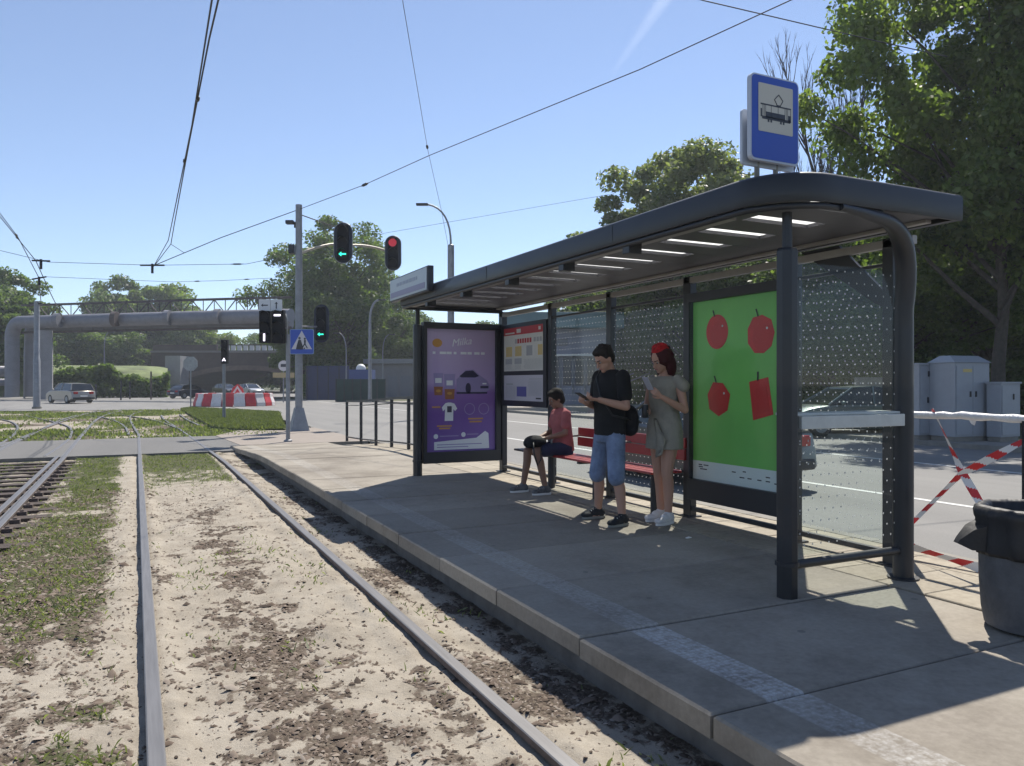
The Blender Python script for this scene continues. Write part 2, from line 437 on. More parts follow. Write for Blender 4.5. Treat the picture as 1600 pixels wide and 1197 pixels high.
def masks(X, Y):
    n = fbm(X*1.3+3, Y*1.1, 5, .6); n2 = fbm(X*5+9, Y*5, 4, .65); n3 = fbm(X*14+2, Y*12, 3, .65)
    nm = (n-.5)*2; nm2 = (n2-.5)*2; nm3 = (n3-.5)*2
    inner = sstep(.06, .16, X)*sstep(1.52, 1.42, X)
    cx = .78 + .12*nm + .22*sstep(5, 1.5, Y)
    wd = .20 + .42*sstep(6.5, 2.2, Y)
    soil_in = inner*np.clip(.84-np.abs(X-cx)/wd*.75 + nm2*1.5 + nm3*1.1 + nm*.5, 0, 1)*sstep(13, 8.5, Y)
    soil_in = np.maximum(soil_in, inner*np.clip(nm2*1.3+nm3*1.0+nm*1.2-.35, 0, .85))
    out = sstep(.02, -.04, X)
    soil_out = out*np.clip(.62 + nm*1.2 + nm2*1.1 + nm3*.7, 0, 1)*sstep(17, 12, Y)
    soil_out = soil_out*(1-.85*sstep(-.32, -.12, X)*sstep(3.6, 5, Y))
    right = sstep(1.63, 1.68, X)
    soil_r = right*np.clip(.22 + nm*1.8 + nm2*1.0 + nm3*.6 + .45*sstep(1.88, 2.08, X), 0, 1)
    gl = out*(np.exp(-((X+.62)/.42)**2)*sstep(5.0, 8, Y)*.9 + np.exp(-((X+.22)/.16)**2)*.62*sstep(5, 3.5, Y) + .22)
    gl = gl + out*(nm*1.1 + nm2*.8)
    gl = gl*(1-.9*sstep(-.34, -.10, X+.12*nm2+.1*nm3)*sstep(4.2, 5.5, Y+nm))
    gi = inner*(sstep(11.5, 15.5, Y+nm2*2.5+nm*2)*.75 + np.clip(nm*.9+nm2*.9-.35, 0, 1)*sstep(8, 3, Y)*.7)
    gr = right*(np.clip(nm2*1.2+nm*.8-.3, 0, 1)*.8)
    return np.clip(np.maximum(np.maximum(soil_in, soil_out), soil_r), 0, 1), np.clip(gl+gi+gr, 0, 1)
def height(X, Y):
    h = -.055 + .05*(fbm(X*1.5, Y*1.2, 4)-.5) + .022*(fbm(X*9, Y*7, 4, .6)-.5) + .014*(fbm(X*30, Y*26, 3, .7)-.5)
    # mounded sand against the rails
    h = h + .028*np.exp(-((X-.16)/.07)**2) + .02*np.exp(-((X-1.45)/.07)**2) + .03*np.exp(-((X-1.70)/.08)**2)
    h = h - .012*np.exp(-((X-.0)/.05)**2)
    h = h + .03*np.exp(-((X-1.15)/.18)**2)*(fbm(X*2+5, Y*1.3)) 
    h = np.where(X < -1.1, h-.03, h)
    return h
NX, NY = 330, 560
xs = np.concatenate([np.linspace(-9, -3.4, 60, endpoint=False), np.linspace(-3.4, 2.25, NX-60)])
ys = 0.6 + (18.75-.6)*(np.linspace(0, 1, NY)**1.6)
ys = np.concatenate([[-3, -1.5, -.5, .2], ys]); NY = len(ys)
GX, GY = np.meshgrid(xs, ys); GZ = height(GX, GY); so_m, gr_m = masks(GX, GY)
idx = np.arange(NX*NY).reshape(NY, NX)
F = np.stack([idx[:-1, :-1], idx[:-1, 1:], idx[1:, 1:], idx[1:, :-1]], -1).reshape(-1, 4)
npmesh('track_bed', np.stack([GX, GY, GZ], -1).reshape(-1, 3), F, M_ground, kind='structure', smooth=True,
       attr={'soil': so_m.ravel(), 'grass': gr_m.ravel()})
# verge beyond the crossing, between the curving rails
xs2 = np.linspace(-45, 4.2, 190); ys2 = np.linspace(24.1, 50.5, 130); X2, Y2 = np.meshgrid(xs2, ys2)
Z2 = -.05 + .05*(fbm(X2*.8, Y2*.8, 4)-.5)
g2 = np.clip(.55+(fbm(X2*.35, Y2*.35, 4)-.5)*3.2, 0, 1); s2 = np.clip(.5+(fbm(X2*.5+8, Y2*.5, 4)-.5)*3, 0, 1)
i2 = np.arange(X2.size).reshape(X2.shape)
npmesh('grass_verge', np.stack([X2, Y2, Z2], -1).reshape(-1, 3), np.stack([i2[:-1, :-1], i2[:-1, 1:], i2[1:, 1:], i2[1:, :-1]], -1).reshape(-1, 4),
       M_ground, kind='structure', smooth=True, attr={'soil': s2.ravel(), 'grass': g2.ravel()})
# roads
flat('road', [(5.66, -40), (17.8, -40), (17.8, 75), (5.66, 75)], -.02, M_asph)
def xy(p): return (p.x, p.y)
flat('cross_street', [xy(G(-700, 640.5)), xy(G(0, 641)), xy(G(150, 640)), xy(G(262, 639)), xy(G(300, 637)), xy(G(440, 645)), xy(G(455, 662)), xy(G(490, 668)), (5.65, 27.0), (5.65, 75), xy(W(640, 130)), xy(W(250, 200)), xy(W(-500, 105)), xy(W(-1000, 90))], -.026, M_asph)
flat('tram_crossing', [(-60, 18.75), (2.5, 18.75), (2.1, 24.2), (-60, 24.2)], -.008, M_asph2, .1)
flat('pavement', [(2.35, 20.2), (5.6, 20.2), (5.6, 27.2), xy(G(478, 669)), xy(G(445, 672)), xy(G(372, 672)), (2.12, 24.2)], .0, mat('pink_paving', (.25, .215, .185), .9, noise=.12, nscale=3), .12)
b = MB(); b.prism([xy(G(282, 639.5)), xy(G(300, 637.5)), xy(G(437, 645)), xy(G(446, 671)), xy(G(372, 671.5)), xy(G(330, 667))], -.1, .03); struct(b.build('grass_island', M_field))
# lane lines
b = MB()
lines = []
for k in range(9): lines.append((9.5, -6+k*6))
ml = mat('road_line', (.55, .55, .53), .7, noise=.25, nscale=20)
flat('lane_line', [(9.44, -30), (9.56, -30), (9.56, 26), (9.44, 26)], -.016, ml)
flat('lane_line', [(13.74, -30), (13.86, -30), (13.86, 70), (13.74, 70)], -.016, ml)
b = MB(); b.box(17.8, 17.95, -40, 75, -.1, .1); struct(b.build('kerb', M_conc))
flat('far_pavement', [(17.95, -40), (20.4, -40), (20.4, 60), (17.95, 60)], .09, mat('far_paving', (.24, .225, .20), .9, noise=.2, nscale=2), .15)

# ------------------------------------------------------------------ PLATFORM
PX0, PX1, PX2 = 2.06, 4.42, 5.5
PZ = .23
def pz(Y): return PZ - .2*float(sstep(13.6, 20.2, np.array(Y*1.0)))
plat = bpy.data.objects.new('platform', None); S.collection.objects.link(plat); plat['kind'] = 'structure'
plat.location = (3.5, 0, 0)
core = MB()
ysl = [2.40+1.02*k for k in range(-6, 18)]
for a_, b_ in zip(ysl[:-1], ysl[1:]):
    za, zb = pz(a_)-.102, pz(b_)-.102
    core.add([(2.2, a_, -.12), (5.48, a_, -.12), (5.48, b_, -.12), (2.2, b_, -.12), (2.2, a_, za), (5.48, a_, za), (5.48, b_, zb), (2.2, b_, zb)],
             [(0, 1, 2, 3), (4, 5, 6, 7), (0, 4, 7, 3), (1, 5, 6, 2), (0, 1, 5, 4), (3, 2, 6, 7)])
core.build('core', mat('platform_core', (.14, .13, .12), .95, noise=.3, nscale=5), plat)
def slab_mesh(wx, wy, th, mat_, name, ch=.008):
    m = MB(); x, y = wx/2, wy/2
    rings = [[(-x+i, -y+i, z), (x-i, -y+i, z), (x-i, y-i, z), (-x+i, y-i, z)] for z, i in ((-th, 0), (-ch, 0), (0, ch))]
    m.loft(rings); o = m.build(name, mat_); me = o.data; bpy.data.objects.remove(o); return me
sm = slab_mesh(PX1-PX0-.006, 1.02-.017, .10, M_slab, 'slab', .010)
km = slab_mesh(1.0, 1.0, .10, M_paver, 'paver')
rs = random.Random(3)
for k in range(-6, 17):
    y0 = 2.40+1.02*k; y1 = y0+1.02; za, zb = pz(y0), pz(y1)
    o = bpy.data.objects.new('slab', sm); S.collection.objects.link(o); o.parent = plat
    o.location = ((PX0+PX1)/2-3.5 + rs.uniform(-.004, .004), (y0+y1)/2, (za+zb)/2 + rs.uniform(-.004, .004)); o.rotation_euler = (math.atan2(zb-za, 1.02), rs.uniform(-.0015, .0015), rs.uniform(-.001, .001))
pm = slab_mesh(.352, .352, .09, M_paver, 'paver', .005)
for i in range(3):
    for k in range(-2, 48):
        yc = 1.2+.36*k
        o = bpy.data.objects.new('paver', pm); S.collection.objects.link(o); o.parent = plat
        o.location = (PX1+.012+.18+.36*i-3.5, yc, pz(yc)+rs.uniform(-.0015, .0015)); o.rotation_euler = (math.atan2(pz(yc+.18)-pz(yc-.18), .36)+rs.uniform(-.004, .004), rs.uniform(-.004, .004), rs.uniform(-.004, .004))
b = MB()
for a_, b_ in zip(ysl[:-1], ysl[1:]):
    za, zb = pz(a_), pz(b_)
    b.add([(5.52, a_+.004, -.12), (5.65, a_+.004, -.12), (5.65, b_-.004, -.12), (5.52, b_-.004, -.12), (5.52, a_+.004, za), (5.65, a_+.004, za), (5.65, b_-.004, zb), (5.52, b_-.004, zb)],
          [(0, 1, 2, 3), (4, 5, 6, 7), (0, 4, 7, 3), (1, 5, 6, 2), (0, 1, 5, 4), (3, 2, 6, 7)])
b.build('kerb', M_conc, plat)['kind'] = 'stuff'

# ------------------------------------------------------------------ RAILS
def rail_mat(name, c, r, metal):
    m, t, b = newmat(name)
    pos = t.nodes.new('ShaderNodeNewGeometry').outputs['Position']
    mp = t.nodes.new('ShaderNodeMapping'); mp.inputs['Scale'].default_value = (30, 1.2, 30); t.links.new(pos, mp.inputs[0])
    n = noise_node(t, mp.outputs[0], 1.5, 5, .6)
    t.links.new(ramp(t, n, [(.3, tuple(x*.8 for x in c)), (.7, tuple(x*1.15 for x in c))]), b.inputs['Base Color'])
    b.inputs['Metallic'].default_value = metal; b.inputs['Roughness'].default_value = r
    return m
M_rtop = rail_mat('rail_polished', (.155, .152, .155), .52, .4); M_rside = mat('rail_rust', (.10, .075, .065), .85, noise=.4, nscale=12)
RP = [(-.036, -.004), (-.030, 0), (.030, 0), (.036, -.004), (.036, -.035), (.012, -.05), (.012, -.12), (-.012, -.12), (-.012, -.05), (-.036, -.035)]
RMt = [0, 0, 0, 1, 1, 1, 1, 1, 1, 1]
def chaikin(p, n=3):
    p = [Vector(x) for x in p]
    for _ in range(n):
        q = [p[0]]
        for a, b_ in zip(p[:-1], p[1:]): q += [a*.75+b_*.25, a*.25+b_*.75]
        q.append(p[-1]); p = q
    return p
track = bpy.data.objects.new('tram_track', None); S.collection.objects.link(track); track['kind'] = 'structure'
def rail(path, lip=None, z=0.0, par=track, prof=RP):
    m = MB(); path = [Vector((p[0], p[1], z)) for p in path]
    m.sweep(prof, path, mats=RMt)
    o = m.build('rail', [M_rtop, M_rside], par)
    if lip:
        m2 = MB(); m2.sweep([(lip-.012, -.006), (lip+.012, -.006), (lip+.012, -.08), (lip-.012, -.08)], path)
        m2.build('guard_lip', [M_rtop], o)
    return o
EX = .077; EXR = 1.585
far5 = [xy(G(205, 660)), xy(G(202.5, 651)), xy(G(207, 646)), xy(G(222, 641.5))]
rail([(EX, -3), (EX, 20), (EX, 26)] + chaikin([(EX, 26, 0)] + [(a, b_, 0) for a, b_ in far5])[1:])
e8 = [xy(G(300, 683)), xy(G(277, 667)), xy(G(256, 655)), xy(G(252, 648))]
rail([(EXR, -3), (EXR, 16)] + chaikin([(EXR, 16, 0)] + [(a, b_, 0) for a, b_ in e8])[1:])
rail([(-1.34, -3), (-1.34, 18)] + chaikin([(-1.34, 18, 0), (*xy(G(130, 677)), 0), (*xy(G(155, 650)), 0), (*xy(G(190, 640.5)), 0)])[1:], lip=-.055)
rail([(-1.50, 4), (-1.50, 19)], z=-.005)
rail([(-2.86, -3), (-2.86, 18.5)] + chaikin([(-2.86, 18.5, 0), (*xy(G(60, 672)), 0), (*xy(G(100, 652)), 0), (*xy(G(150, 641.5)), 0)])[1:], lip=.055)
def grail(pts, **k): return rail(chaikin([(*xy(G(a, b_)), 0) for a, b_ in pts], 3), **k)
grail([(-40, 649), (0, 654), (23, 659), (31, 671), (0, 695), (-60, 712)])
grail([(40, 648.5), (84, 658), (112, 666), (112, 680), (100, 693), (70, 712)])
grail([(134, 648), (170, 652), (196, 664), (201, 678)])
grail([(160, 643), (200, 649), (247, 656), (277, 668)])
grail([(281, 647), (292, 655), (312, 664)])
grail([(0, 697), (33, 683), (84, 662), (134, 645), (170, 640.5)])
# sleepers of the second track
slm = MB(); slm.box(-1.25, 1.25, -.12, .12, -.16, -.04); so_ = slm.build('sleeper', mat('tarred_timber', (.06, .045, .038), .9, noise=.4, nscale=9, bump=.6)); sme = so_.data; bpy.data.objects.remove(so_)
for k in range(26):
    o = bpy.data.objects.new('sleeper', sme); S.collection.objects.link(o); o.parent = track
    o.location = (-2.16, 3+.6*k, -.012+rs.uniform(-.005, .005)); o.rotation_euler = (0, 0, rs.uniform(-.02, .02))
# rail fastenings proud beside the near rail of the second track
cm = MB(); cm.box(-.05, .05, -.05, .05, -.07, -.005); cm.box(-.02, .02, -.02, .02, -.005, .012); so_ = cm.build('rail_clamp', M_rside); cme = so_.data; bpy.data.objects.remove(so_)
for k in range(24):
    o = bpy.data.objects.new('rail_clamp', cme); S.collection.objects.link(o); o.parent = track; o.location = (-1.24, 3.2+.6*k, -.005)

# ------------------------------------------------------------------ debris, pebbles, grass (uncountable)
def scatter_pts(n, x0, x1, y0, y1, fn, pw=1.0):
    u = rng.random(n)**pw
    X = x0+(x1-x0)*rng.random(n); Y = y0+(y1-y0)*u
    k = rng.random(n) < fn(X, Y)
    return X[k], Y[k]
def chips(name, X, Y, Z, size, flatness, mtl, tone=None, seed=1):
    r = np.random.default_rng(seed); n = len(X); 
    base = np.array([(1, 0, 0), (.25, .6, .05), (-.9, .35, 0), (-.6, -.5, 0), (.4, -.55, .05), (0, 0, 1)], 'f4')
    V = np.repeat(base[None], n, 0)*(1+.5*(r.random((n, 6, 3))-.5))
    s = size*np.exp(r.normal(0, .45, n)); 
    V[:, :, 0] *= s[:, None]; V[:, :, 1] *= (s*r.uniform(.4, 1, n))[:, None]; V[:, :, 2] *= (s*flatness*r.uniform(.5, 1.6, n))[:, None]
    a = r.random(n)*6.283; tl = r.normal(0, .25, n)
    V[:, :, 2] += V[:, :, 0]*tl[:, None]
    c, s_ = np.cos(a)[:, None], np.sin(a)[:, None]
    x = V[:, :, 0]*c - V[:, :, 1]*s_; y = V[:, :, 0]*s_ + V[:, :, 1]*c
    V = np.stack([x+X[:, None], y+Y[:, None], V[:, :, 2]+Z[:, None]], -1)
    f = np.array([(0, 1, 5), (1, 2, 5), (2, 3, 5), (3, 4, 5), (4, 0, 5)])
    F = (np.arange(n)[:, None, None]*6+f[None]).reshape(-1, 3)
    if tone is None: tone = r.random(n)
    return npmesh(name, V.reshape(-1, 3), F, mtl, kind='stuff', attr={'tone': np.repeat(tone, 6)})
X, Y = scatter_pts(190000, -3.4, 2.15, .9, 13, lambda x, y: masks(x, y)[0]**1.2*.9+.035, 1.5)
chips('bark_litter', X, Y, height(X, Y)+.001, .013, .35, M_chip, seed=2)
X, Y = scatter_pts(16000, -3.4, 2.15, .9, 9, lambda x, y: masks(x, y)[0]**1.5*.26+.006, 1.4)
chips('leaf_litter', X, Y, height(X, Y)+.002, .020, .28, M_chip, seed=3)
X, Y = scatter_pts(40000, -3.2, 2.15, .9, 13, lambda x, y: .22+0*x, 1.6)
chips('gravel', X, Y, height(X, Y)+.001, .006, .7, M_chip, tone=rng.uniform(.5, 1, len(X)), seed=4)
def blades(name, X, Y, Z, hgt, wid, mtl, seed=1, spread=.6, tone=None):
    r = np.random.default_rng(seed); n = len(X)
    a = r.random(n)*6.283; h = hgt*r.uniform(.4, 1.3, n); wd = wid*r.uniform(.6, 1.4, n)
    dx, dy = np.cos(a), np.sin(a); ln = r.uniform(.1, 1, n)*spread*h; b2 = r.random(n)*6.283; lx, ly = np.cos(b2)*ln, np.sin(b2)*ln
    p0 = np.stack([X-dx*wd/2, Y-dy*wd/2, Z], -1); p1 = np.stack([X+dx*wd/2, Y+dy*wd/2, Z], -1)
    p2 = np.stack([X+dx*wd*.45+lx*.45, Y+dy*wd*.45+ly*.45, Z+h*.6], -1); p3 = np.stack([X+lx, Y+ly, Z+h*r.uniform(.7, 1, n)], -1)
    V = np.stack([p0, p1, p2, p3], 1).reshape(-1, 3); F = np.arange(n*4).reshape(-1, 4)
    t = r.random(n) if tone is None else tone
    return npmesh(name, V, F, mtl, kind='stuff', attr={'tone': np.repeat(t, 4)})
def gfn(x, y):
    c = fbm(x*7+2, y*7, 3, .6); return masks(x, y)[1]**1.4*np.clip((c-.38)*5, 0, 1)*.9
X, Y = scatter_pts(210000, -3.4, 2.2, .9, 18.6, gfn, 1.35)
blades('grass', X, Y, height(X, Y)-.004, .042, .008, M_grass, 5, 1.3)
def wfn(x, y): return (fbm(x*2.3+40, y*2.3, 3, .6) > .62)*.5*(x > .1)
X, Y = scatter_pts(9000, .15, 2.15, .9, 9, wfn, 1.3)
blades('weeds', X, Y, height(X, Y)-.004, .035, .012, M_grass, 6, 1.6)
n = 90000; X = rng.uniform(-22, 4, n); Y = rng.uniform(24.3, 50, n)
k = np.clip(.5+(fbm(X*.35, Y*.35, 4)-.5)*3.2, 0, 1)*.9 > rng.random(n); X, Y = X[k], Y[k]
blades('grass', X, Y, -.05+0*X, .09, .05, M_grass, 7, .9)
# island grass
def inpoly(X, Y, P):
    c = np.zeros(len(X), bool); j = len(P)-1
    for i in range(len(P)):
        xi, yi = P[i]; xj, yj = P[j]
        c ^= ((yi > Y) != (yj > Y)) & (X < (xj-xi)*(Y-yi)/(yj-yi+1e-9)+xi); j = i
    return c
P_ = [xy(G(282, 639.5)), xy(G(300, 637.5)), xy(G(437, 645)), xy(G(446, 671)), xy(G(372, 671.5)), xy(G(330, 667))]
pa = np.array(P_); X = rng.uniform(pa[:, 0].min(), pa[:, 0].max(), 60000); Y = rng.uniform(pa[:, 1].min(), pa[:, 1].max(), 60000); k = inpoly(X, Y, P_); X, Y = X[k], Y[k]
blades('lawn', X, Y, .03+0*X, .10, .05, leaf_mat('lawn_blade', (.09, .11, .045), (.20, .215, .105)), 8, .8)

# ------------------------------------------------------------------ SHELTER
SX0, SX1, SY0, SY1 = 3.35, 4.95, 3.28, 10.47        # roof outline
FX, BX = 3.6, 4.92                                  # front / back post lines
sh = thing('tram_shelter', (4.2, 6.9, PZ), 'dark grey tram stop shelter with flat roof and glass walls on the platform', 'shelter')
def arc(cx, cy, r, a0, a1, n=8): return [(cx+r*math.cos(R(a0+(a1-a0)*i/n)), cy+r*math.sin(R(a0+(a1-a0)*i/n))) for i in range(n+1)]
RC = .40
outl = [(SX1, SY0)] + arc(SX0+RC, SY0+RC, RC, 270, 180) + arc(SX0+.08, SY1-.08, .08, 180, 90, 3) + [(SX1, SY1)]
path = [(x, y, 0) for x, y in outl]
# finer resampling not needed; fascia profile slightly rounded, u positive = to the right of travel
b = MB(); b.sweep([(-.0, 2.63), (-.006, 2.645), (-.006, 2.785), (.004, 2.80), (.02, 2.808), (.06, 2.80), (.05, 2.76), (.03, 2.635)], path)
b.build('fascia', M_dark, sh, smooth='auto')
# lower rim tube under the fascia
b = MB(); b.tube([(x+.03 if x < 3.6 else x, y+.03 if y < 3.6 else y-.03 if y > 10 else y, 2.612) for x, y in [(4.2, SY0)] + outl[1:]], .022, 10); b.build('rim_tube', M_dark2, sh, smooth=True)
b = MB(); b.box(SX1-.06, SX1-.001, SY0+.002, SY1-.002, 2.635, 2.80); b.build('fascia', M_dark, sh)
# ceiling panels with open slots holding opal panes
CM = mat('ceiling_panel', (.075, .075, .088), .5, noise=.15, nscale=3)
opal = bpy.data.materials.new('opal_pane'); opal.use_nodes = True; t = opal.node_tree; t.nodes.clear()
ou = t.nodes.new('ShaderNodeOutputMaterial'); tl = t.nodes.new('ShaderNodeBsdfTranslucent'); tl.inputs[0].default_value = (.82, .82, .80, 1); t.links.new(tl.outputs[0], ou.inputs[0])
pitch = .465; y = 3.32
slots = [3.38+.02 + pitch*k for k in range(15)]
edges = [SY0+.05] + slots
for k, ys0 in enumerate(slots):
    y1 = slots[k+1] if k+1 < len(slots) else SY1-.05
    w_ = .165
    xl = 3.7205 if k == 0 else SX0+.05
    # panel between slots and the cheeks beside the slot
    b = MB(); b.box(xl, SX1-.065, ys0+w_, y1, 2.665, 2.69)
    if k: b.box(xl, 3.72, ys0+.0005, ys0+w_-.0005, 2.6645, 2.6905)
    b.box(4.34, SX1-.065, ys0+.0005, ys0+w_-.0005, 2.6645, 2.6905)
    b.build('ceiling_panel', CM, sh)
    b = MB(); b.box(3.705, 4.355, ys0-.015, ys0+w_+.015, 2.692, 2.697); b.build('skylight_strip', opal, sh)
b = MB(); b.box(3.7205, SX1-.065, SY0+.02, slots[0]-.0, 2.665, 2.69); b.build('ceiling_panel', CM, sh)
b = MB(); b.prism(arc(SX0+RC, SY0+RC, RC-.02, 270, 180, 10) + [(SX0+.02, slots[1]-.0005), (3.72, slots[1]-.0005), (3.72, SY0+.02)], 2.664, 2.6915); b.build('ceiling_panel', CM, sh)
MG = mat('grey_beam', (.33, .32, .31), .5, .3, noise=.1)
b = MB(); b.box(3.50, 3.56, 3.9, 10.38, 2.625, 2.66); b.build('gutter_beam', MG, sh)
b = MB(); b.box(BX-.10, BX-.04, 3.45, 10.38, 2.67-.03, 2.664); b.box(BX-.03, BX+.02, 3.6, 10.42, 2.53, 2.59); b.build('back_beam', MG, sh, bevel=.004)
for yy in (4.9, 5.9, 7.0, 8.2, 9.4): b = MB(); b.box(3.37, 3.49, yy-.045, yy+.045, 2.54, 2.66); b.build('roof_bracket', M_dark2, sh, bevel=.005)
# front posts
def post(x, y):
    p = MB(); p.tube([(x, y, PZ), (x, y, 2.36), (x, y, 2.38)], [.066, .066, .055], 8); p.tube([(x, y, 2.38), (x, y, 2.6)], .032, 8)
    o = p.build('front_post', M_dark, sh, bevel=.004)
    q = MB(); q.tube([(x, y, PZ+.20), (x, y, PZ+.225)], .073, 16); q.build('post_collar', M_dark2, o)
post(FX, 3.5); post(FX, 10.40)
# bent rear tube rising from the platform and curling into the roof rim
def bez(p0, p1, p2, n=10): return [Vector(p0)*(1-i/n)**2 + Vector(p1)*2*(i/n)*(1-i/n) + Vector(p2)*(i/n)**2 for i in range(n+1)]
b = MB(); pts = [Vector((4.66, 3.5, PZ)), Vector((4.66, 3.5, 1.9))] + bez((4.66, 3.5, 2.05), (4.66, 3.42, 2.58), (4.22, 3.32, 2.585), 10)
b.tube(pts + [Vector((4.0, 3.30, 2.60)), Vector((3.82, 3.288, 2.612))], [.066]*8 + [.062, .058, .052, .046, .040] + [.031, .021], 14); b.build('bent_post', M_dark, sh, smooth='auto')
b = MB(); b.tube([(4.66, 3.5, PZ), (4.66, 3.5, PZ+.012)], .10, 16); b.build('base_plate', M_dark2, sh)
# back posts
for yy, wd in ((3.80, .045), (4.72, .055), (6.06, .055), (7.46, .05), (8.86, .05), (10.36, .055)):
    b = MB(); b.box(BX-.03, BX+.05, yy-wd, yy+wd, PZ, 2.60); o = b.build('back_post', M_dark, sh, bevel=.006)
    b = MB(); b.box(BX-.07, BX+.09, yy-wd-.03, yy+wd+.03, PZ, PZ+.012); b.build('foot_plate', M_dark2, o)
# gusset from roof down to the rear glass post
b = MB(); b.prism([(4.62, 2.62), (4.25, 2.62), (3.84, 2.22), (3.84, 2.10), (3.92, 2.14)], BX-.015, BX+.015, Matrix(((0, 0, 1, 0), (1, 0, 0, 0), (0, 1, 0, 0), (0, 0, 0, 1)))); b.build('gusset', M_dark2, sh)
# glazing
def pane(x0, x1, y0, y1, z0, z1, m_):
    b = MB()
    if x0 == x1: b.add([(x0, y0, z0), (x0, y1, z0), (x0, y1, z1), (x0, y0, z1)], [(0, 1, 2, 3)])
    else: b.add([(x0, y0, z0), (x1, y0, z0), (x1, y0, z1), (x0, y0, z1)], [(0, 1, 2, 3)])
    return b.build('glass_pane', m_, sh)
pane(BX, BX, 3.85, 4.66, .34, 2.40, M_gdy)
pane(BX, BX, 6.12, 7.41, .34, 2.40, M_gdy)
pane(BX, BX, 7.51, 8.81, .34, 2.36, M_gdy)
pane(FX+.08, 4.575, 3.5, 3.5, .48, 2.30, M_gdx)
for y0, y1 in ((3.85, 4.66), (4.78, 6.0), (6.12, 7.41), (7.51, 8.81), (8.91, 10.3)):
    b = MB(); b.box(BX-.02, BX+.025, y0, y1, .295, .335); b.build('bottom_rail', M_dark2, sh, bevel=.003)
for y0, y1 in ((6.12, 7.41), (7.51, 8.81), (3.85, 4.66)):
    b = MB(); b.box(BX-.015, BX+.02, y0, y1, 2.40, 2.425); b.build('top_rail', M_dark2, sh, bevel=.003)
b = MB(); b.tube([(FX+.05, 3.5, .425), (4.60, 3.5, .425)], .028, 12); b.build('lower_rail', M_dark, sh, smooth='auto')
# leaning shelf across the near end
MSH = mat('shelf_grey', (.48, .50, .48), .5, noise=.1, nscale=10)
b = MB(); b.box(FX+.062, 4.60, 3.44, 3.47, 1.265, 1.345); b.box(FX+.062, 4.60, 3.475, 3.66, 1.345, 1.362); b.build('leaning_shelf', MSH, sh, bevel=.004)

M_pglass = glass_mat('poster_glass', refl=.012)
# -- green light box in the back wall
Myz = Matrix(((0, 0, 1, 0), (-1, 0, 0, 0), (0, 1, 0, 0), (0, 0, 0, 1)))     # local (a to the viewer's right = -Y, b up, h) facing -X: x = h, y = -a
def onback(a, bb, h=0): return Matrix.Translation((BX-.085-h, 0, 0))
gb = MB(); gb.box(BX-.075, BX+.075, 4.79, 6.0, .42, .62); gb.box(BX-.075, BX+.075, 4.79, 6.0, 2.335, 2.42)
gb.box(BX-.075, BX+.075, 4.79, 4.83, .62, 2.335); gb.box(BX-.075, BX+.075, 5.965, 6.0, .62, 2.335); gb.box(BX-.02, BX+.07, 4.83, 5.965, .62, 2.335)
gbo = gb.build('poster_case', M_dark2, sh, bevel=.004)
def printed(name, c, rough=.5, emit=0): return mat(name, c, rough, spec=.4)
GX_ = BX-.022
def gp(pts, lay, m_, name, par=None):
    """flat print on the green poster: pts (y, z)"""
    q = MB(); q.prism([(a, c) for a, c in pts], -.0006, .0006, Matrix(((0, 0, 1, GX_-.002-.0016*lay), (1, 0, 0, 0), (0, 1, 0, 0), (0, 0, 0, 1))))
    return q.build(name, m_, gbo)
gp([(4.83, .62), (5.965, .62), (5.965, 2.335), (4.83, 2.335)], 0, mat('poster_green', (.20, .56, .12), .45, noise=.08, nscale=1.5), 'poster_sheet')
gp([(4.83, .62), (5.965, .62), (5.965, .80), (4.83, .80)], 1, mat('poster_band', (.78, .80, .79), .5), 'poster_band')
RED = mat('poster_red', (.62, .03, .03), .45, noise=.12, nscale=6); RED2 = mat('poster_red_dark', (.58, .026, .026), .45); INK = mat('poster_ink', (.03, .03, .035), .5)
def shape(cy, cz, rad, n=None, rot=0, sq=1.0, irr=0):
    if n is None: n = 28
    return [(cy+rad*math.cos(2*math.pi*k/n+rot)*(1+irr*math.sin(k*2.4)), cz+rad*sq*math.sin(2*math.pi*k/n+rot)*(1+irr*math.sin(k*1.7+1))) for k in range(n)]
for (cy, cz, n, rad, rot, irr) in ((5.62, 2.03, None, .15, 0, 0), (5.06, 1.975, 9, .165, .3, .05), (5.60, 1.405, 7, .155, .2, .06)):
    gp(shape(cy, cz, rad, n, rot, 1.08, irr), 2, RED, 'apple_shape')
    gp(shape(cy-.02, cz-.03, rad*.72, n, rot+.3, 1.05, irr), 3, RED2, 'apple_shade')
    gp([(cy+.02, cz+rad*.95), (cy+.035, cz+rad*.95), (cy+.06, cz+rad*1.35), (cy+.045, cz+rad*1.38)], 4, INK, 'apple_stem')
    gp(shape(cy-.08, cz+.05, .012, 6), 5, mat('poster_white', (.7, .7, .7), .5), 'apple_glint')
gp([(5.20, 1.56), (4.97, 1.60), (4.91, 1.28), (5.15, 1.22)], 2, RED, 'apple_shape'); gp([(5.12, 1.50), (4.99, 1.52), (4.95, 1.31), (5.10, 1.27)], 3, RED2, 'apple_shade')
gp([(5.10, 1.57), (5.085, 1.57), (5.08, 1.65), (5.10, 1.65)], 4, INK, 'apple_stem')
ink = MB()
for (yy, zz, ww) in [(5.88, .765, .05), (5.81, .765, .07), (5.88, .745, .06), (5.86, .725, .10), (5.42, .74, .05), (5.28, .755, .04), (5.32, .70, .06), (5.22, .70, .05), (5.10, .70, .05), (5.0, .735, .05), (5.0, .70, .05), (4.90, .69, .05)]:
    ink.box(GX_-.0055, GX_-.0045, yy-ww, yy, zz-.006, zz+.004)
ink.build('small_print', INK, gbo)['kind'] = 'stuff'
pane(BX-.068, BX-.068, 4.83, 5.965, .62, 2.335, M_pglass)

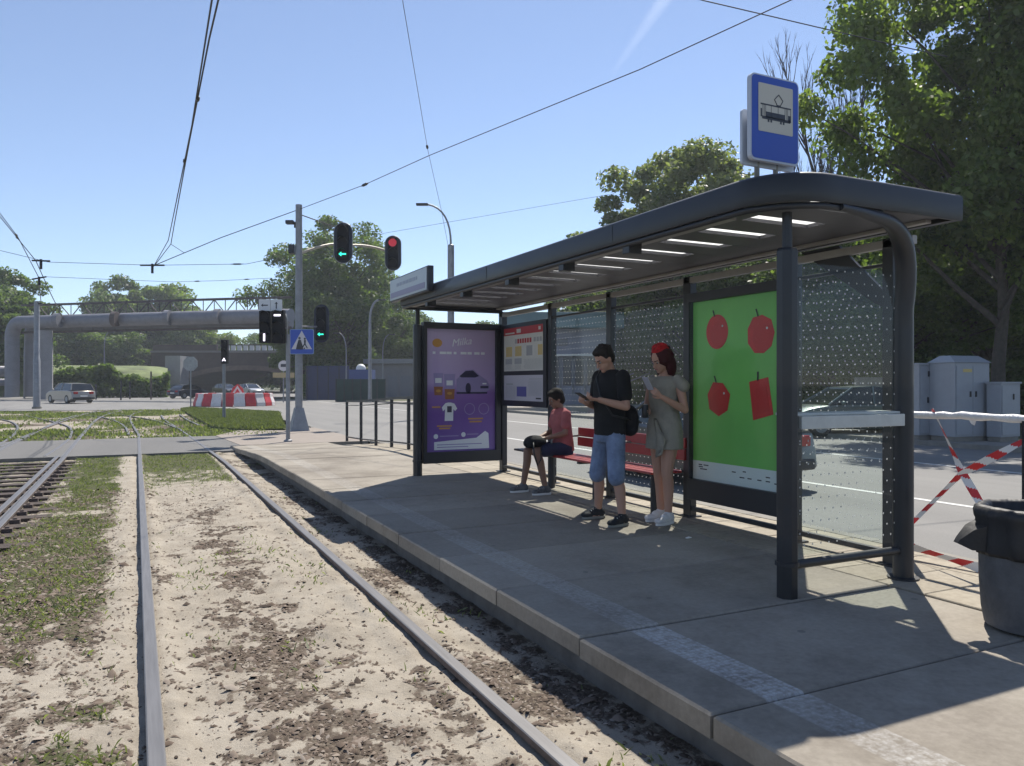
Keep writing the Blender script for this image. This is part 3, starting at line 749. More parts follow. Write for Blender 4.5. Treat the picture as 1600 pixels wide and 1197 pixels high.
# -- purple light box closing the far end
cb = MB(); Y0 = 10.33
cb.box(FX+.07, BX-.04, Y0, Y0+.14, .40, .56); cb.box(FX+.07, BX-.04, Y0, Y0+.14, 2.33, 2.42); cb.box(FX+.07, FX+.12, Y0, Y0+.14, .56, 2.33); cb.box(BX-.12, BX-.04, Y0, Y0+.14, .56, 2.33)
cb.box(FX+.12, BX-.12, Y0+.05, Y0+.13, .56, 2.33)
cbo = cb.build('poster_case', M_dark2, sh, bevel=.004)
U0, U1 = FX+.12, BX-.12; UW = U1-U0
def pp(pts, lay, m_, name='print'):
    """print on the purple poster: (u 0..1 rightwards, v 0..1 downwards)"""
    q = MB(); q.prism([(U0+a*UW, 2.33-c*1.77) for a, c in pts], -.0006, .0006, Matrix(((1, 0, 0, 0), (0, 0, -1, Y0+.046-.0016*lay), (0, 1, 0, 0), (0, 0, 0, 1))))
    return q.build(name, m_, cbo)
def rect(a, c, e, g): return [(a, c), (e, c), (e, g), (a, g)]
pur, t, bb_ = newmat('poster_purple')
ps = t.nodes.new('ShaderNodeNewGeometry').outputs['Position']; sp = t.nodes.new('ShaderNodeSeparateXYZ'); t.links.new(ps, sp.inputs[0])
tv = mth(t, 'DIVIDE', mth(t, 'SUBTRACT', sp.outputs[2], .56), 1.77)
t.links.new(ramp(t, tv, [(0, (.20, .09, .40)), (.30, (.17, .06, .36)), (.48, (.28, .13, .45)), (.56, (.52, .35, .66)), (1, (.55, .40, .63))]), bb_.inputs['Base Color']); bb_.inputs['Roughness'].default_value = .4
pp(rect(0, 0, 1, 1), 0, pur, 'poster_sheet')
WH = mat('print_white', (.85, .80, .88), .5); LIL = mat('print_lilac', (.36, .27, .55), .5); DKP = mat('print_dark', (.03, .02, .07), .5); ORG = mat('print_orange', (.62, .28, .06), .5); CHO = mat('print_choc', (.36, .12, .05), .5)
def ell(a, c, ra, rc, n=20): return [(a+ra*math.cos(2*math.pi*k/n), c+rc*math.sin(2*math.pi*k/n)) for k in range(n)]
pp(ell(.155, .115, .07, .035), 1, ORG, 'round_badge')
Mx = Matrix.Translation((U0+.50*UW, Y0+.043, 2.33-.105*1.77)) @ Matrix.Rotation(R(90), 4, 'X') @ Matrix.Rotation(R(8), 4, 'Z')
text('Milka', .15, Mx, WH, cbo, shear=.35)
for i, ww in enumerate((.05, .12, .09, .05, .11, .08, .10, .07)): x_ = .09+i*.10; pp(rect(x_, .185, x_+ww*.78, .205), 1, WH, 'headline_stroke')
# two mugs
for (mx, my, s) in ((.17, .45, 1.0), (.33, .47, 1.15)):
    pp([(mx-.07*s, my-.09*s), (mx+.07*s, my-.09*s), (mx+.055*s, my+.09*s), (mx-.055*s, my+.09*s)], 2, LIL, 'mug')
    pp([(mx-.063*s, my+.02), (mx+.063*s, my+.02), (mx+.055*s, my+.09*s), (mx-.055*s, my+.09*s)], 3, CHO, 'mug_filling')
    pp(rect(mx-.045, my-.05, mx+.045, my-.01), 3, WH, 'mug_label'); pp(ell(mx, my+.055, .035, .012), 4, ORG, 'mug_badge')
# car
pp([(.43, .50), (.43, .41), (.50, .375), (.56, .335), (.68, .33), (.78, .38), (.88, .42), (.92, .46), (.91, .50), (.85, .52), (.5, .52)], 2, mat('print_car', (.33, .25, .50), .5), 'car_picture')
pp([(.47, .385), (.56, .342), (.67, .337), (.76, .383), (.70, .395), (.5, .395)], 3, DKP, 'car_windows'); pp(ell(.60, .485, .04, .045), 3, DKP, 'car_wheel'); pp(rect(.78, .465, .90, .485), 3, DKP, 'car_grille')
pp(rect(.43, .515, .88, .53), 3, DKP, 'car_shadow'); pp(rect(.81, .44, .87, .452), 3, WH, 'car_lamp')
# shirt and glasses
pp([(.22, .64), (.27, .605), (.31, .60), (.35, .60), (.40, .61), (.44, .65), (.41, .67), (.385, .655), (.38, .75), (.26, .75), (.265, .655), (.235, .67)], 2, WH, 'shirt_picture'); pp(rect(.295, .63, .36, .68), 3, DKP, 'shirt_print')
for gx in (.62, .83):
    q = MB()
    for k in range(20):
        a0, a1 = 2*math.pi*k/20, 2*math.pi*(k+1)/20
        def pt(a, r): return (U0+gx*UW+math.cos(a)*r, Y0+.041, 2.33-.655*1.77+math.sin(a)*r)
        q.add([pt(a0, .075), pt(a1, .075), pt(a1, .085), pt(a0, .085)], [(0, 1, 2, 3)])
    q.build('ring_picture', LIL, cbo)
for (a, c, e) in ((.08, .63, .20), (.60, .73, .82), (.62, .755, .80), (.15, .785, .36), (.18, .805, .34)): pp(rect(a, c, e, c+.012), 2, ORG, 'caption_stroke')
pp(ell(.135, .875, .032, .02), 2, WH, 'round_icon'); pp(ell(.53, .865, .032, .02), 2, WH, 'round_icon'); pp(rect(.19, .87, .46, .878), 2, LIL, 'caption_stroke'); pp(rect(.58, .86, .75, .868), 2, LIL, 'caption_stroke')
pp([(.11, .92), (.72, .895), (.85, .84), (.90, .86), (.91, .985), (.11, .985)], 3, WH, 'speech_panel'); pp(rect(.15, .94, .80, .947), 4, LIL, 'caption_stroke'); pp(rect(.15, .96, .6, .967), 4, LIL, 'caption_stroke')
b = MB(); b.add([(U0, Y0+.01, .56), (U1, Y0+.01, .56), (U1, Y0+.01, 2.33), (U0, Y0+.01, 2.33)], [(0, 1, 2, 3)]); b.build('glass_pane', M_pglass, sh)

rs_t = random.Random(2)
# -- timetable board between the two farthest back posts
tb = MB(); tb.box(BX-.05, BX-.005, 8.92, 10.30, 1.22, 2.40); tbo = tb.build('timetable_board', M_dark2, sh, bevel=.004)
def tp(y0, y1, z0, z1, lay, m_, name='print'):
    q = MB(); q.box(BX-.053-.0016*lay, BX-.052-.0016*lay, y0, y1, z0, z1); return q.build(name, m_, tbo)
PW = mat('paper_white', (.56, .56, .53), .6, noise=.05, nscale=8); PR = mat('paper_red', (.42, .035, .04), .5); PY = mat('paper_yellow', (.62, .46, .15), .6); PG = mat('paper_grey', (.35, .36, .38), .6); PB = mat('paper_blue', (.10, .10, .30), .5)
tp(9.0, 10.2, 1.72, 2.34, 0, PW, 'timetable_sheet'); tp(9.0, 10.2, 1.30, 1.66, 0, mat('paper_lilac', (.47, .46, .52), .6), 'map_sheet')
tp(9.0, 10.2, 2.235, 2.34, 1, PR, 'red_header'); tp(9.65, 9.78, 2.26, 2.315, 2, PW, 'header_mark'); tp(9.06, 9.12, 2.27, 2.315, 2, PW, 'header_mark'); tp(9.85, 10.15, 2.255, 2.275, 2, PW, 'header_mark')
for k in range(7): tp(9.33+.075*k, 9.385+.075*k, 2.11, 2.175, 1, PR if k < 6 else PG, 'line_number')
for k in range(3): tp(9.03+.085*k, 9.09+.085*k, 2.115, 2.175, 1, PG, 'line_number')
for (a, c) in ((9.93, 10.13), (9.63, 9.83), (9.01, 9.14)): tp(a, c, 1.93, 2.07, 1, PY, 'timetable_column')
tp(9.30, 9.48, 1.93, 2.07, 1, PG, 'timetable_column'); tp(9.63, 9.85, 1.82, 1.90, 1, PG, 'timetable_column'); tp(9.93, 10.15, 1.82, 1.90, 1, PG, 'timetable_column')
tp(9.48, 9.78, 1.36, 1.50, 1, PB, 'map_square'); tp(9.9, 10.12, 1.52, 1.545, 1, PG, 'map_strip'); tp(9.02, 9.4, 1.60, 1.61, 1, PG, 'map_strip'); tp(9.05, 9.2, 1.33, 1.35, 1, INK, 'map_strip')

q = MB()
for (a, c, z0, z1) in ((9.64, 9.82, 1.94, 2.06), (9.94, 10.12, 1.94, 2.06), (9.02, 9.13, 1.94, 2.06), (9.31, 9.47, 1.94, 2.06), (9.03, 9.55, 1.75, 1.89), (9.64, 9.84, 1.75, 1.81), (9.94, 10.14, 1.75, 1.81), (9.82, 10.15, 1.33, 1.50), (9.03, 9.42, 1.38, 1.58)):
    zz = z0
    while zz < z1:
        yy = a
        while yy < c-.02:
            ww = rs_t.uniform(.02, .06); q.box(BX-.0585, BX-.0578, yy, min(c, yy+ww), zz, zz+.004); yy += ww+.012
        zz += .014
q.build('small_print', PG, tbo)['kind'] = 'stuff'
for yy in (5.05, 7.45, 9.0): b = MB(); b.box(SX0-.0085, SX0-.0065, yy-.006, yy+.006, 2.645, 2.785); b.build('seam_strip', M_dark2, sh)
# -- stop name box on the roof
SY_ = 9.05
b = MB(); b.box(3.27, 3.345, SY_, 10.62, 2.70, 3.02); nb = b.build('name_box', M_dark, sh, bevel=.006)
b = MB(); b.box(3.258, 3.268, SY_+.03, 10.60, 2.72, 3.0); pl_ = b.build('name_panel', mat('name_panel_grey', (.42, .47, .50), .4), nb)
b = MB(); b.box(3.254, 3.2572, SY_+.09, 10.56, 2.745, 2.82); b.build('lower_band', mat('name_band', (.26, .25, .36), .5), nb)
b = MB(); rs2 = random.Random(5); yy = 10.3
while yy > 9.45:
    ww = rs2.uniform(.05, .12); b.box(3.2552, 3.2575, yy-ww, yy, 2.885, 2.93); yy -= ww+.03
b.build('faded_lettering', mat('faded_ink', (.30, .34, .42), .5), nb)

# ------------------------------------------------------------------ BENCH
bn = thing('bench', (4.7, 7.4, PZ), 'long red slatted bench with armrests under the back wall of the shelter', 'bench')
BR = mat('bench_red', (.30, .022, .028), .42, noise=.15, nscale=9, coat=.2); BR_unlit = mat('bench_red_unlit', (.04, .025, .03), .5)
for k in range(4):
    x0 = 4.46+.095*k
    b = MB(); b.box(x0, x0+.082, 6.05, 8.25, .665, .69); b.build('seat_slat', BR, bn, bevel=.006)
    b = MB(); b.box(x0, x0+.082, 8.27, 9.05, .665, .69); b.build('seat_slat', BR_unlit, bn, bevel=.006)  # unlit far end of the seat: shade painted as a darker slat colour
for k in range(2):
    b = MB(); z = .79+.115*k; b.box(4.83+.008*k, 4.855+.008*k, 6.02, 8.05, z, z+.105); b.build('back_slat', BR, bn, bevel=.006)
for yy in (6.35, 7.45, 8.5):
    b = MB(); b.box(4.48, 4.86, yy-.03, yy+.03, .635, .662); b.tube([(4.72, yy, PZ), (4.72, yy, .64)], .045, 10); b.build('bench_leg', M_dark2, bn, bevel=.004)
    b = MB(); b.box(4.857, 4.88, yy-.025, yy+.025, .66, 1.0) if yy < 8 else b.box(4.857, 4.88, yy-.02, yy+.02, .66, .68); b.build('back_support', M_dark2, bn)
b = MB(); b.tube([(4.50, 8.05, .69), (4.47, 8.05, .86), (4.50, 8.05, .90), (4.84, 8.05, .91)], .014, 8); b.build('armrest', M_steel, bn, smooth=True)
b = MB(); b.tube([(4.50, 6.95, .69), (4.47, 6.95, .86), (4.50, 6.95, .90), (4.84, 6.95, .91)], .014, 8); b.build('armrest', M_steel, bn, smooth=True)

# ------------------------------------------------------------------ TRAM STOP SIGN on the roof
sx, sy, sz = 3.66, 3.69, 2.955
sg = thing('tram_stop_sign', (sx, sy, 2.69), 'blue tram stop sign with white tram pictogram standing on the shelter roof', 'sign')
def rrect(x0, x1, z0, z1, r, n=4):
    P = []
    for cx, cz, a in ((x1-r, z0+r, 270), (x1-r, z1-r, 0), (x0+r, z1-r, 90), (x0+r, z0+r, 180)):
        for k in range(n+1): P.append((cx+r*math.cos(R(a+90*k/n)), cz+r*math.sin(R(a+90*k/n))))
    return P
def xz(y): return Matrix(((1, 0, 0, 0), (0, 0, -1, y), (0, 1, 0, 0), (0, 0, 0, 1)))
SW, SHh = .41, .545; X0 = sx-SW/2
M_sb = mat('sign_blue', (.02, .07, .40), .35, noise=.04); M_sgrey = mat('sign_back_grey', (.50, .54, .62), .5, .1)
b = MB(); b.prism(rrect(X0, X0+SW, sz, sz+SHh, .035), 0, .03, xz(sy)); b.build('sign_plate', M_sgrey, sg)
b = MB(); b.prism(rrect(X0+.010, X0+SW-.008, sz+.012, sz+SHh-.010, .03), 0, .002, xz(sy-.0305)); b.build('blue_face', M_sb, sg)
cream = mat('sign_cream', (.50, .48, .42), .5); blk = mat('sign_black', (.03, .035, .05), .5)
wx0, wx1, wz0, wz1 = X0+.062, X0+SW-.055, sz+.185, sz+SHh-.055
b = MB(); b.prism(rrect(wx0, wx1, wz0, wz1, .008), 0, .001, xz(sy-.0335)); b.build('white_field', cream, sg)
b = MB(); yy = sy-.0355; ww = wx1-wx0
def pb(a0, a1, c0, c1): b.box(wx0+a0*ww, wx0+a1*ww, yy, yy+.001, wz0+c0*(wz1-wz0), wz0+c1*(wz1-wz0))
pb(.06, .94, .55, .58); pb(.06, .10, .30, .47); pb(.10, .92, .26, .32); pb(.20, .76, .30, .42); pb(.86, .94, .28, .42)
for a in (.12, .16, .2, .36, .56, .76, .8, .84, .925): pb(a, a+.010, .3, .56)
for a in (.26, .34, .62, .70): pb(a, a+.05, .21, .27)
b.build('tram_pictogram', blk, sg)
b = MB(); cx, cz = wx0+.58*ww, wz0+.70*(wz1-wz0); s_ = .036
for (p, q) in (((-s_, 0), (0, s_)), ((0, s_), (s_, 0)), ((s_, 0), (.012, -s_)), ((-s_, 0), (-.012, -s_))):
    b.tube([(cx+p[0], yy, cz+p[1]), (cx+q[0], yy, cz+q[1])], .0028, 5)
b.box(cx-.018, cx+.018, yy, yy+.001, wz0+.575*(wz1-wz0), wz0+.60*(wz1-wz0)); b.build('pantograph_pictogram', blk, sg)
b = MB(); b.prism(rrect(X0-.012, X0+SW+.02, sz-.02, sz+.33, .02), 0, .02, xz(sy+.05)); b.build('rear_plate', M_sgrey, sg)
for dx in (-.08, .08): b = MB(); b.tube([(sx+dx, sy+.045, 2.69), (sx+dx, sy+.045, sz+.45)], .018, 8); b.build('mounting_tube', M_steel, sg, smooth=True)

# ------------------------------------------------------------------ PLATFORM FURNITURE
# dark handrail beyond the shelter
hr = thing('handrail', (4.95, 16.5, .15), 'dark metal handrail with five posts at the platform edge beyond the purple poster', 'railing')
yv = [12.4, 13.6, 14.85, 16.0, 17.2, 18.5, 19.9]
for k, yy in enumerate(yv):
    z = pz(yy)
    b = MB(); b.box(4.92, 4.98, yy-.03, yy+.03, z, z+1.02); b.build('rail_post', M_dark, hr, bevel=.004)
for a, c in zip(yv[:-1], yv[1:]):
    for h, hh in ((1.02, .05), (.93, .02), (.10, .03)):
        b = MB(); za, zb = pz(a)+h, pz(c)+h
        if h < 1: a2, c2 = a+.03, c-.03
        else: a2, c2 = a, c
        b.loft([[(4.93, a2, za), (4.97, a2, za), (4.97, a2, za+hh), (4.93, a2, za+hh)], [(4.93, c2, zb), (4.97, c2, zb), (4.97, c2, zb+hh), (4.93, c2, zb+hh)]]); b.build('rail_bar', M_dark, hr)
# white wrapped rail on the right
wr = thing('wrapped_railing', (5.3, 2.2, PZ), 'pipe railing wrapped in white plastic beside the near end of the shelter', 'railing')
rw = random.Random(9); pts = []; rad = []
yy = 3.93
while yy > -2: pts.append((5.3+rw.uniform(-.004, .004), yy, 1.315+rw.uniform(-.006, .006))); rad.append(.026+rw.uniform(-.004, .006)); yy -= .07
b = MB(); b.tube(pts, rad, 12)
WP = mat('white_plastic_wrap', (.78, .77, .78), .35, noise=.1, nscale=30, bump=.5, bscale=70); b.build('wrapped_pipe', WP, wr, smooth='auto')
b = MB()
for yk in (3.43,): b.add([(5.29, yk-.03, 1.295), (5.29, yk+.03, 1.295), (5.295, yk+.012, 1.262), (5.3, yk-.01, 1.25)], [(0, 1, 2, 3)])
b.build('wrap_flap', WP, wr)['kind'] = 'stuff'
for yk in (3.96, 3.07, 1.2, -.7): b = MB(); b.box(5.28, 5.32, yk-.02, yk+.02, PZ, 1.30); b.build('rail_post', M_dark, wr, bevel=.003)
# barrier tape
TR = mat('tape_red', (.62, .03, .035), .4); TW = mat('tape_white', (.75, .74, .74), .4)
def tape(P, wdt, label, seg, axis=Vector((0, 0, 1)), group=None, seed=0):
    c = sum((Vector(p) for p in P), Vector())/len(P)
    tt = thing('barrier_tape', c, label, 'barrier tape', group)
    P = [Vector(p) for p in P]; r = random.Random(seed)
    b = MB(); L = 0; tot = sum((q-p).length for p, q in zip(P[:-1], P[1:])); n = max(8, int(tot/.012)); k0 = len(b.f)
    def at(s):
        for p, q in zip(P[:-1], P[1:]):
            l = (q-p).length
            if s <= l or q is P[-1]: return p.lerp(q, min(1, s/l)), (q-p).normalized()
            s -= l
    prev = None; sk = wdt*.45
    for i in range(n+1):
        s = tot*i/n; 
        p, d = at(s); up = (axis-d*axis.dot(d)).normalized(); 
        tw = .55*math.sin(s*5+seed)
        side = d.cross(up); v = up*math.cos(tw)+side*math.sin(tw); hw = wdt/2*(.75+.25*math.cos(s*7+seed*2))
        a, c2 = p+v*hw, p-v*hw
        a = a + d*sk*.0
        if prev:
            # split into diagonal stripes by shifting colour across the width in 3 strips
            for j in range(7):
                f0, f1 = j/7, (j+1)/7
                q = [prev[0].lerp(prev[1], f0), prev[0].lerp(prev[1], f1), c2*f1+a*(1-f1), c2*f0+a*(1-f0)]
                b.cur = int(math.floor((s + (j-3)*wdt*.13)/seg)) % 2
                b.add(q, [(0, 1, 2, 3)])
        prev = (a, c2)
    b.build('tape_strip', [TR, TW], tt, fix=False)
    return tt
tape([(5.30, 3.74, 1.36), (5.30, 3.69, 1.27), (5.27, 3.53, .99), (5.27, 3.50, .93), (5.27, 3.30, .62), (5.26, 3.26, .56)], .055, 'red and white tape hanging from the wrapped rail down towards the bin', .08, seed=1)
tape([(5.30, 3.08, 1.17), (5.265, 3.50, .90), (5.30, 3.93, .46)], .055, 'red and white tape rising from the shelter post up to the railing post', .085, seed=2.2)
tape([(5.22, 3.96, .335), (5.25, 3.7, .30), (5.27, 3.38, .265), (5.27, 3.0, .27)], .095, 'wide red and white tape low along the platform edge', .105, seed=.3)
tape([(5.0, 3.90, .42), (5.12, 3.93, .38), (5.22, 3.96, .345)], .05, 'short crumpled tape tied round the foot of the glass post', .07, seed=4)

# bin with black bag
bc = Vector((4.34, 2.47, PZ))
bi = thing('litter_bin', bc, 'grey concrete litter bin with a black bag folded over its rim', 'litter bin')
def lathe(profile, n=40, wob=None, c=bc):
    rings = []
    for i, (r, z) in enumerate(profile):
        rings.append([(c.x+(r+(wob(i, j/n*2*math.pi, z) if wob else 0))*math.cos(2*math.pi*j/n), c.y+(r+(wob(i, j/n*2*math.pi, z) if wob else 0))*math.sin(2*math.pi*j/n), c.z+z) for j in range(n)])
    m = MB(); m.loft(rings); return m
lathe([(.20, 0), (.235, .015), (.25, .10), (.26, .25), (.262, .40), (.25, .50), (.24, .52)]).build('bin_body', mat('bin_concrete', (.095, .095, .10), .8, noise=.35, nscale=5, bump=.5, bscale=30), bi, smooth='auto')
BB = mat('black_bag', (.013, .013, .016), .55, noise=.3, nscale=12, bump=.25, bscale=20)
def wob(i, a, z): return .008*math.sin(7*a+z*5)+.006*math.sin(17*a+1.3*math.sin(3*a)+z*4)+.004*math.sin(33*a+2*math.sin(5*a)) if 0 < i < 11 else 0
lathe([(.262, .44), (.275, .40), (.28, .42), (.278, .50), (.275, .58), (.283, .60), (.285, .625), (.275, .65), (.25, .66), (.225, .645), (.215, .58), (.2, .42)], 90, wob).build('bag_rim', BB, bi, smooth=True)
b = MB(); c = bc; b.loft([[c+Vector((-.25, .08, .56)), c+Vector((-.18, .20, .58)), c+Vector((-.20, .22, .44)), c+Vector((-.26, .10, .42))],
                         [c+Vector((-.30, .14, .53)), c+Vector((-.24, .23, .54)), c+Vector((-.25, .24, .43)), c+Vector((-.30, .15, .42))],
                         [c+Vector((-.33, .20, .47)), c+Vector((-.30, .24, .48)), c+Vector((-.31, .25, .45)), c+Vector((-.335, .21, .45))]]); b.build('bag_flap', BB, bi, smooth='auto')
# small litter on the platform
for (x, y, z, s, lb) in ((4.22, 5.2, PZ, .03, 'small white paper scrap lying on the shaded platform near the woman'), (4.85, 3.0, PZ, .07, 'dark twig lying on the sunlit pavers near the bin'), (4.9, 4.2, PZ, .02, 'tiny dark crumb on the pavers behind the glass end panel')):
    b = MB(); b.loft([[(x-s, y-.008, z+.002), (x-s, y+.008, z+.002), (x-s, y+.004, z+.01)], [(x, y-.012, z+.004), (x, y+.01, z+.004), (x, y, z+.016)], [(x+s, y-.004, z+.002), (x+s, y+.006, z+.002), (x+s, y, z+.008)]])
    o = b.build('paper_scrap' if 'paper' in lb else 'twig' if 'twig' in lb else 'crumb', M_white if 'paper' in lb else M_twig); tag(o, lb, 'litter')

# ------------------------------------------------------------------ PEOPLE
SK = bpy.data.materials.new('skin'); SK.use_nodes = True
_b = SK.node_tree.nodes['Principled BSDF']; _b.inputs['Base Color'].default_value = (.44, .25, .18, 1); _b.inputs['Roughness'].default_value = .55
_b.inputs['Subsurface Weight'].default_value = .15; _b.inputs['Subsurface Radius'].default_value = (.02, .008, .004)
SKD = mat('skin_tanned', (.24, .13, .09), .55)
def capsule(b, p0, p1, r0, r1, n=12):
    p0, p1 = Vector(p0), Vector(p1); d = (p1-p0); L = d.length
    if L < 1e-5: b.ball(p0, r0); return
    d.normalize(); P = []; rr = []
    for a in (-80, -55, -28, 0): P.append(p0 + d*(r0*math.sin(R(a)))); rr.append(r0*math.cos(R(a)))
    for f in (.33, .66): P.append(p0.lerp(p1, f)); rr.append(r0*(1-f)+r1*f)
    for a in (0, 28, 55, 80): P.append(p1 + d*(r1*math.sin(R(a)))); rr.append(r1*math.cos(R(a)))
    b.tube(P, rr, n)
def rings(b, L, n=18):
    """stack of ellipses (cx, cy, cz, rx, ry)"""
    b.loft([[Vector((cx+rx*math.cos(2*math.pi*k/n), cy+ry*math.sin(2*math.pi*k/n), cz)) for k in range(n)] for cx, cy, cz, rx, ry in L])
def remeshed(b, name, m, parent, vox, M=None, smooth_it=4):
    if M is not None: b.v = [tuple(M @ Vector(v)) for v in b.v]
    o = b.build(name, m, None, smooth=True)
    r = o.modifiers.new('remesh', 'REMESH'); r.mode = 'VOXEL'; r.voxel_size = vox; r.use_smooth_shade = True
    s = o.modifiers.new('smooth', 'SMOOTH'); s.factor = .5; s.iterations = smooth_it
    o.parent = parent
    return o
def hand(b, wrist, d, palm_n, curl=50, side=1, s=1.0):
    """d = direction of the fingers, palm_n = palm normal"""
    wrist = Vector(wrist); d = Vector(d).normalized(); pn = Vector(palm_n); pn = (pn-d*pn.dot(d)).normalized(); q = d.cross(pn)*side
    for k in range(4):
        u = (k-1.5)*.019*s
        capsule(b, wrist+d*.01, wrist+d*.085*s+q*u, .017*s, .011*s, 8)
        base = wrist+d*.085*s+q*u; L = (.040, .046, .043, .034)[k]*s
        a1 = R(curl*.6); p1 = base+(d*math.cos(a1)+pn*math.sin(a1))*L
        a2 = R(curl*1.4); p2 = p1+(d*math.cos(a2)+pn*math.sin(a2))*L*.85
        capsule(b, base, p1, .0095*s, .0088*s, 8); capsule(b, p1, p2, .0088*s, .0075*s, 8)
    tb = wrist+d*.025*s-q*.028*s; t1 = tb+(d*.6-q*.6+pn*.55).normalized()*.040*s; t2 = t1+(d*.85+pn*.5).normalized()*.032*s
    capsule(b, tb, t1, .013*s, .011*s, 8); capsule(b, t1, t2, .011*s, .009*s, 8)
def limb(b, pts, rad):
    for (p, q, r0, r1) in zip(pts[:-1], pts[1:], rad[:-1], rad[1:]): capsule(b, p, q, r0, r1)
def head(b, c, nod, s=1.0):
    """face looks along +x, nod = rotation forward"""
    Mh = Matrix.Rotation(R(nod), 3, 'Y'); c = Vector(c)
    def P(v): return c+Mh @ (Vector(v)*s)
    b.ball(P((-.008, 0, .03)), (.095*s, .075*s, .098*s), 20, 14, Mh)
    b.ball(P((.02, 0, -.045)), (.068*s, .056*s, .07*s), 16, 10, Mh)
    b.ball(P((.062, 0, -.092)), (.026*s, .026*s, .022*s), 12, 8, Mh)     # chin
    capsule(b, P((.086, 0, .012)), P((.108, 0, -.028)), .009*s, .0145*s, 8)       # nose
    b.ball(P((.086, .0, .028)), (.012*s, .042*s, .009*s), 12, 8, Mh)      # brow
    b.ball(P((.083, 0, -.058)), (.014*s, .025*s, .010*s), 12, 8, Mh)      # lips
    for y in (-1, 1): b.ball(P((-.005, y*.078*s, -.008)), (.017*s, .009*s, .031*s), 10, 8, Mh)
    return P, Mh
def facebits(P, Mh, parent, X, s=1.0):
    e = MB()
    for y in (-1, 1):
        b = MB(); b.ball(X @ P((.081, y*.031, .006)), .0105*s, 10, 8); o = b.build('eye', mat('eye_white', (.30, .27, .25), .35), None, smooth=True); o.parent = parent
        b = MB(); b.ball(X @ P((.0875, y*.031, .003)), .0072*s, 8, 6); q = b.build('iris', mat('iris_dark', (.02, .015, .01), .15), None, smooth=True); q.parent = o
        b = MB(); capsule(b, P((.096, y*.015, .026)), P((.086, y*.048, .030)), .0045*s, .003*s, 6); b.v = [tuple(X @ Vector(v)) for v in b.v]; o2 = b.build('eyebrow', mat('brow_hair', (.03, .02, .018), .8), None, smooth=True); o2.parent = parent
    b = MB(); capsule(b, P((.094, -.018, -.058)), P((.094, .018, -.058)), .0055*s, .0055*s, 8); b.v = [tuple(X @ Vector(v)) for v in b.v]; o = b.build('lips', mat('lips', (.33, .13, .11), .45), None, smooth=True); o.parent = parent
I4 = Matrix.Identity(4)
def shoe(parent, ank, fwd, s, upper, sole, lace, toe=.17):
    """ank = ankle centre on the local ground, fwd = unit direction"""
    f = Vector((fwd[0], fwd[1], 0)).normalized(); a = math.atan2(f.y, f.x); M = Matrix.Translation((ank[0], ank[1], ank[2])) @ Matrix.Rotation(a, 4, 'Z') @ Matrix.Scale(s, 4)
    b = MB(); b.ball((-.02, 0, .055), (.052, .042, .05)); b.ball((.04, 0, .05), (.07, .042, .04)); b.ball((.11, 0, .038), (.075, .046, .032)); b.ball((.0, 0, .085), (.048, .04, .04)); b.ball((.055, 0, .07), (.045, .03, .03))
    o = remeshed(b, 'shoe', upper, parent, .008, M, 3)
    b = MB(); out = [(.185*math.cos(t)*(.5) + .05 + (.0 if math.cos(t) > 0 else .0), .048*math.sin(t)*(1.0 if math.cos(t) > -.2 else .85)) for t in [2*math.pi*k/20 for k in range(20)]]
    out = [((x-.055)*1.35+.055, y) for x, y in out]
    b.prism(out, 0.0, .026); b.v = [tuple(M @ Vector(v)) for v in b.v]; q = b.build('sole', sole, None, bevel=.004); q.parent = o
    for k in range(3):
        b = MB(); b.tube([(.035+.024*k, -.022, .094-.008*k), (.035+.024*k, 0, .101-.009*k), (.035+.024*k, .022, .094-.008*k)], .0035, 6); b.v = [tuple(M @ Vector(v)) for v in b.v]; q = b.build('lace', lace, None); q.parent = o
def cloth(name, c, **k): return mat(name, c, .85, noise=k.get('noise', .15), nscale=k.get('ns', 8), bump=.9, bscale=k.get('bs', 11), spec=.25)

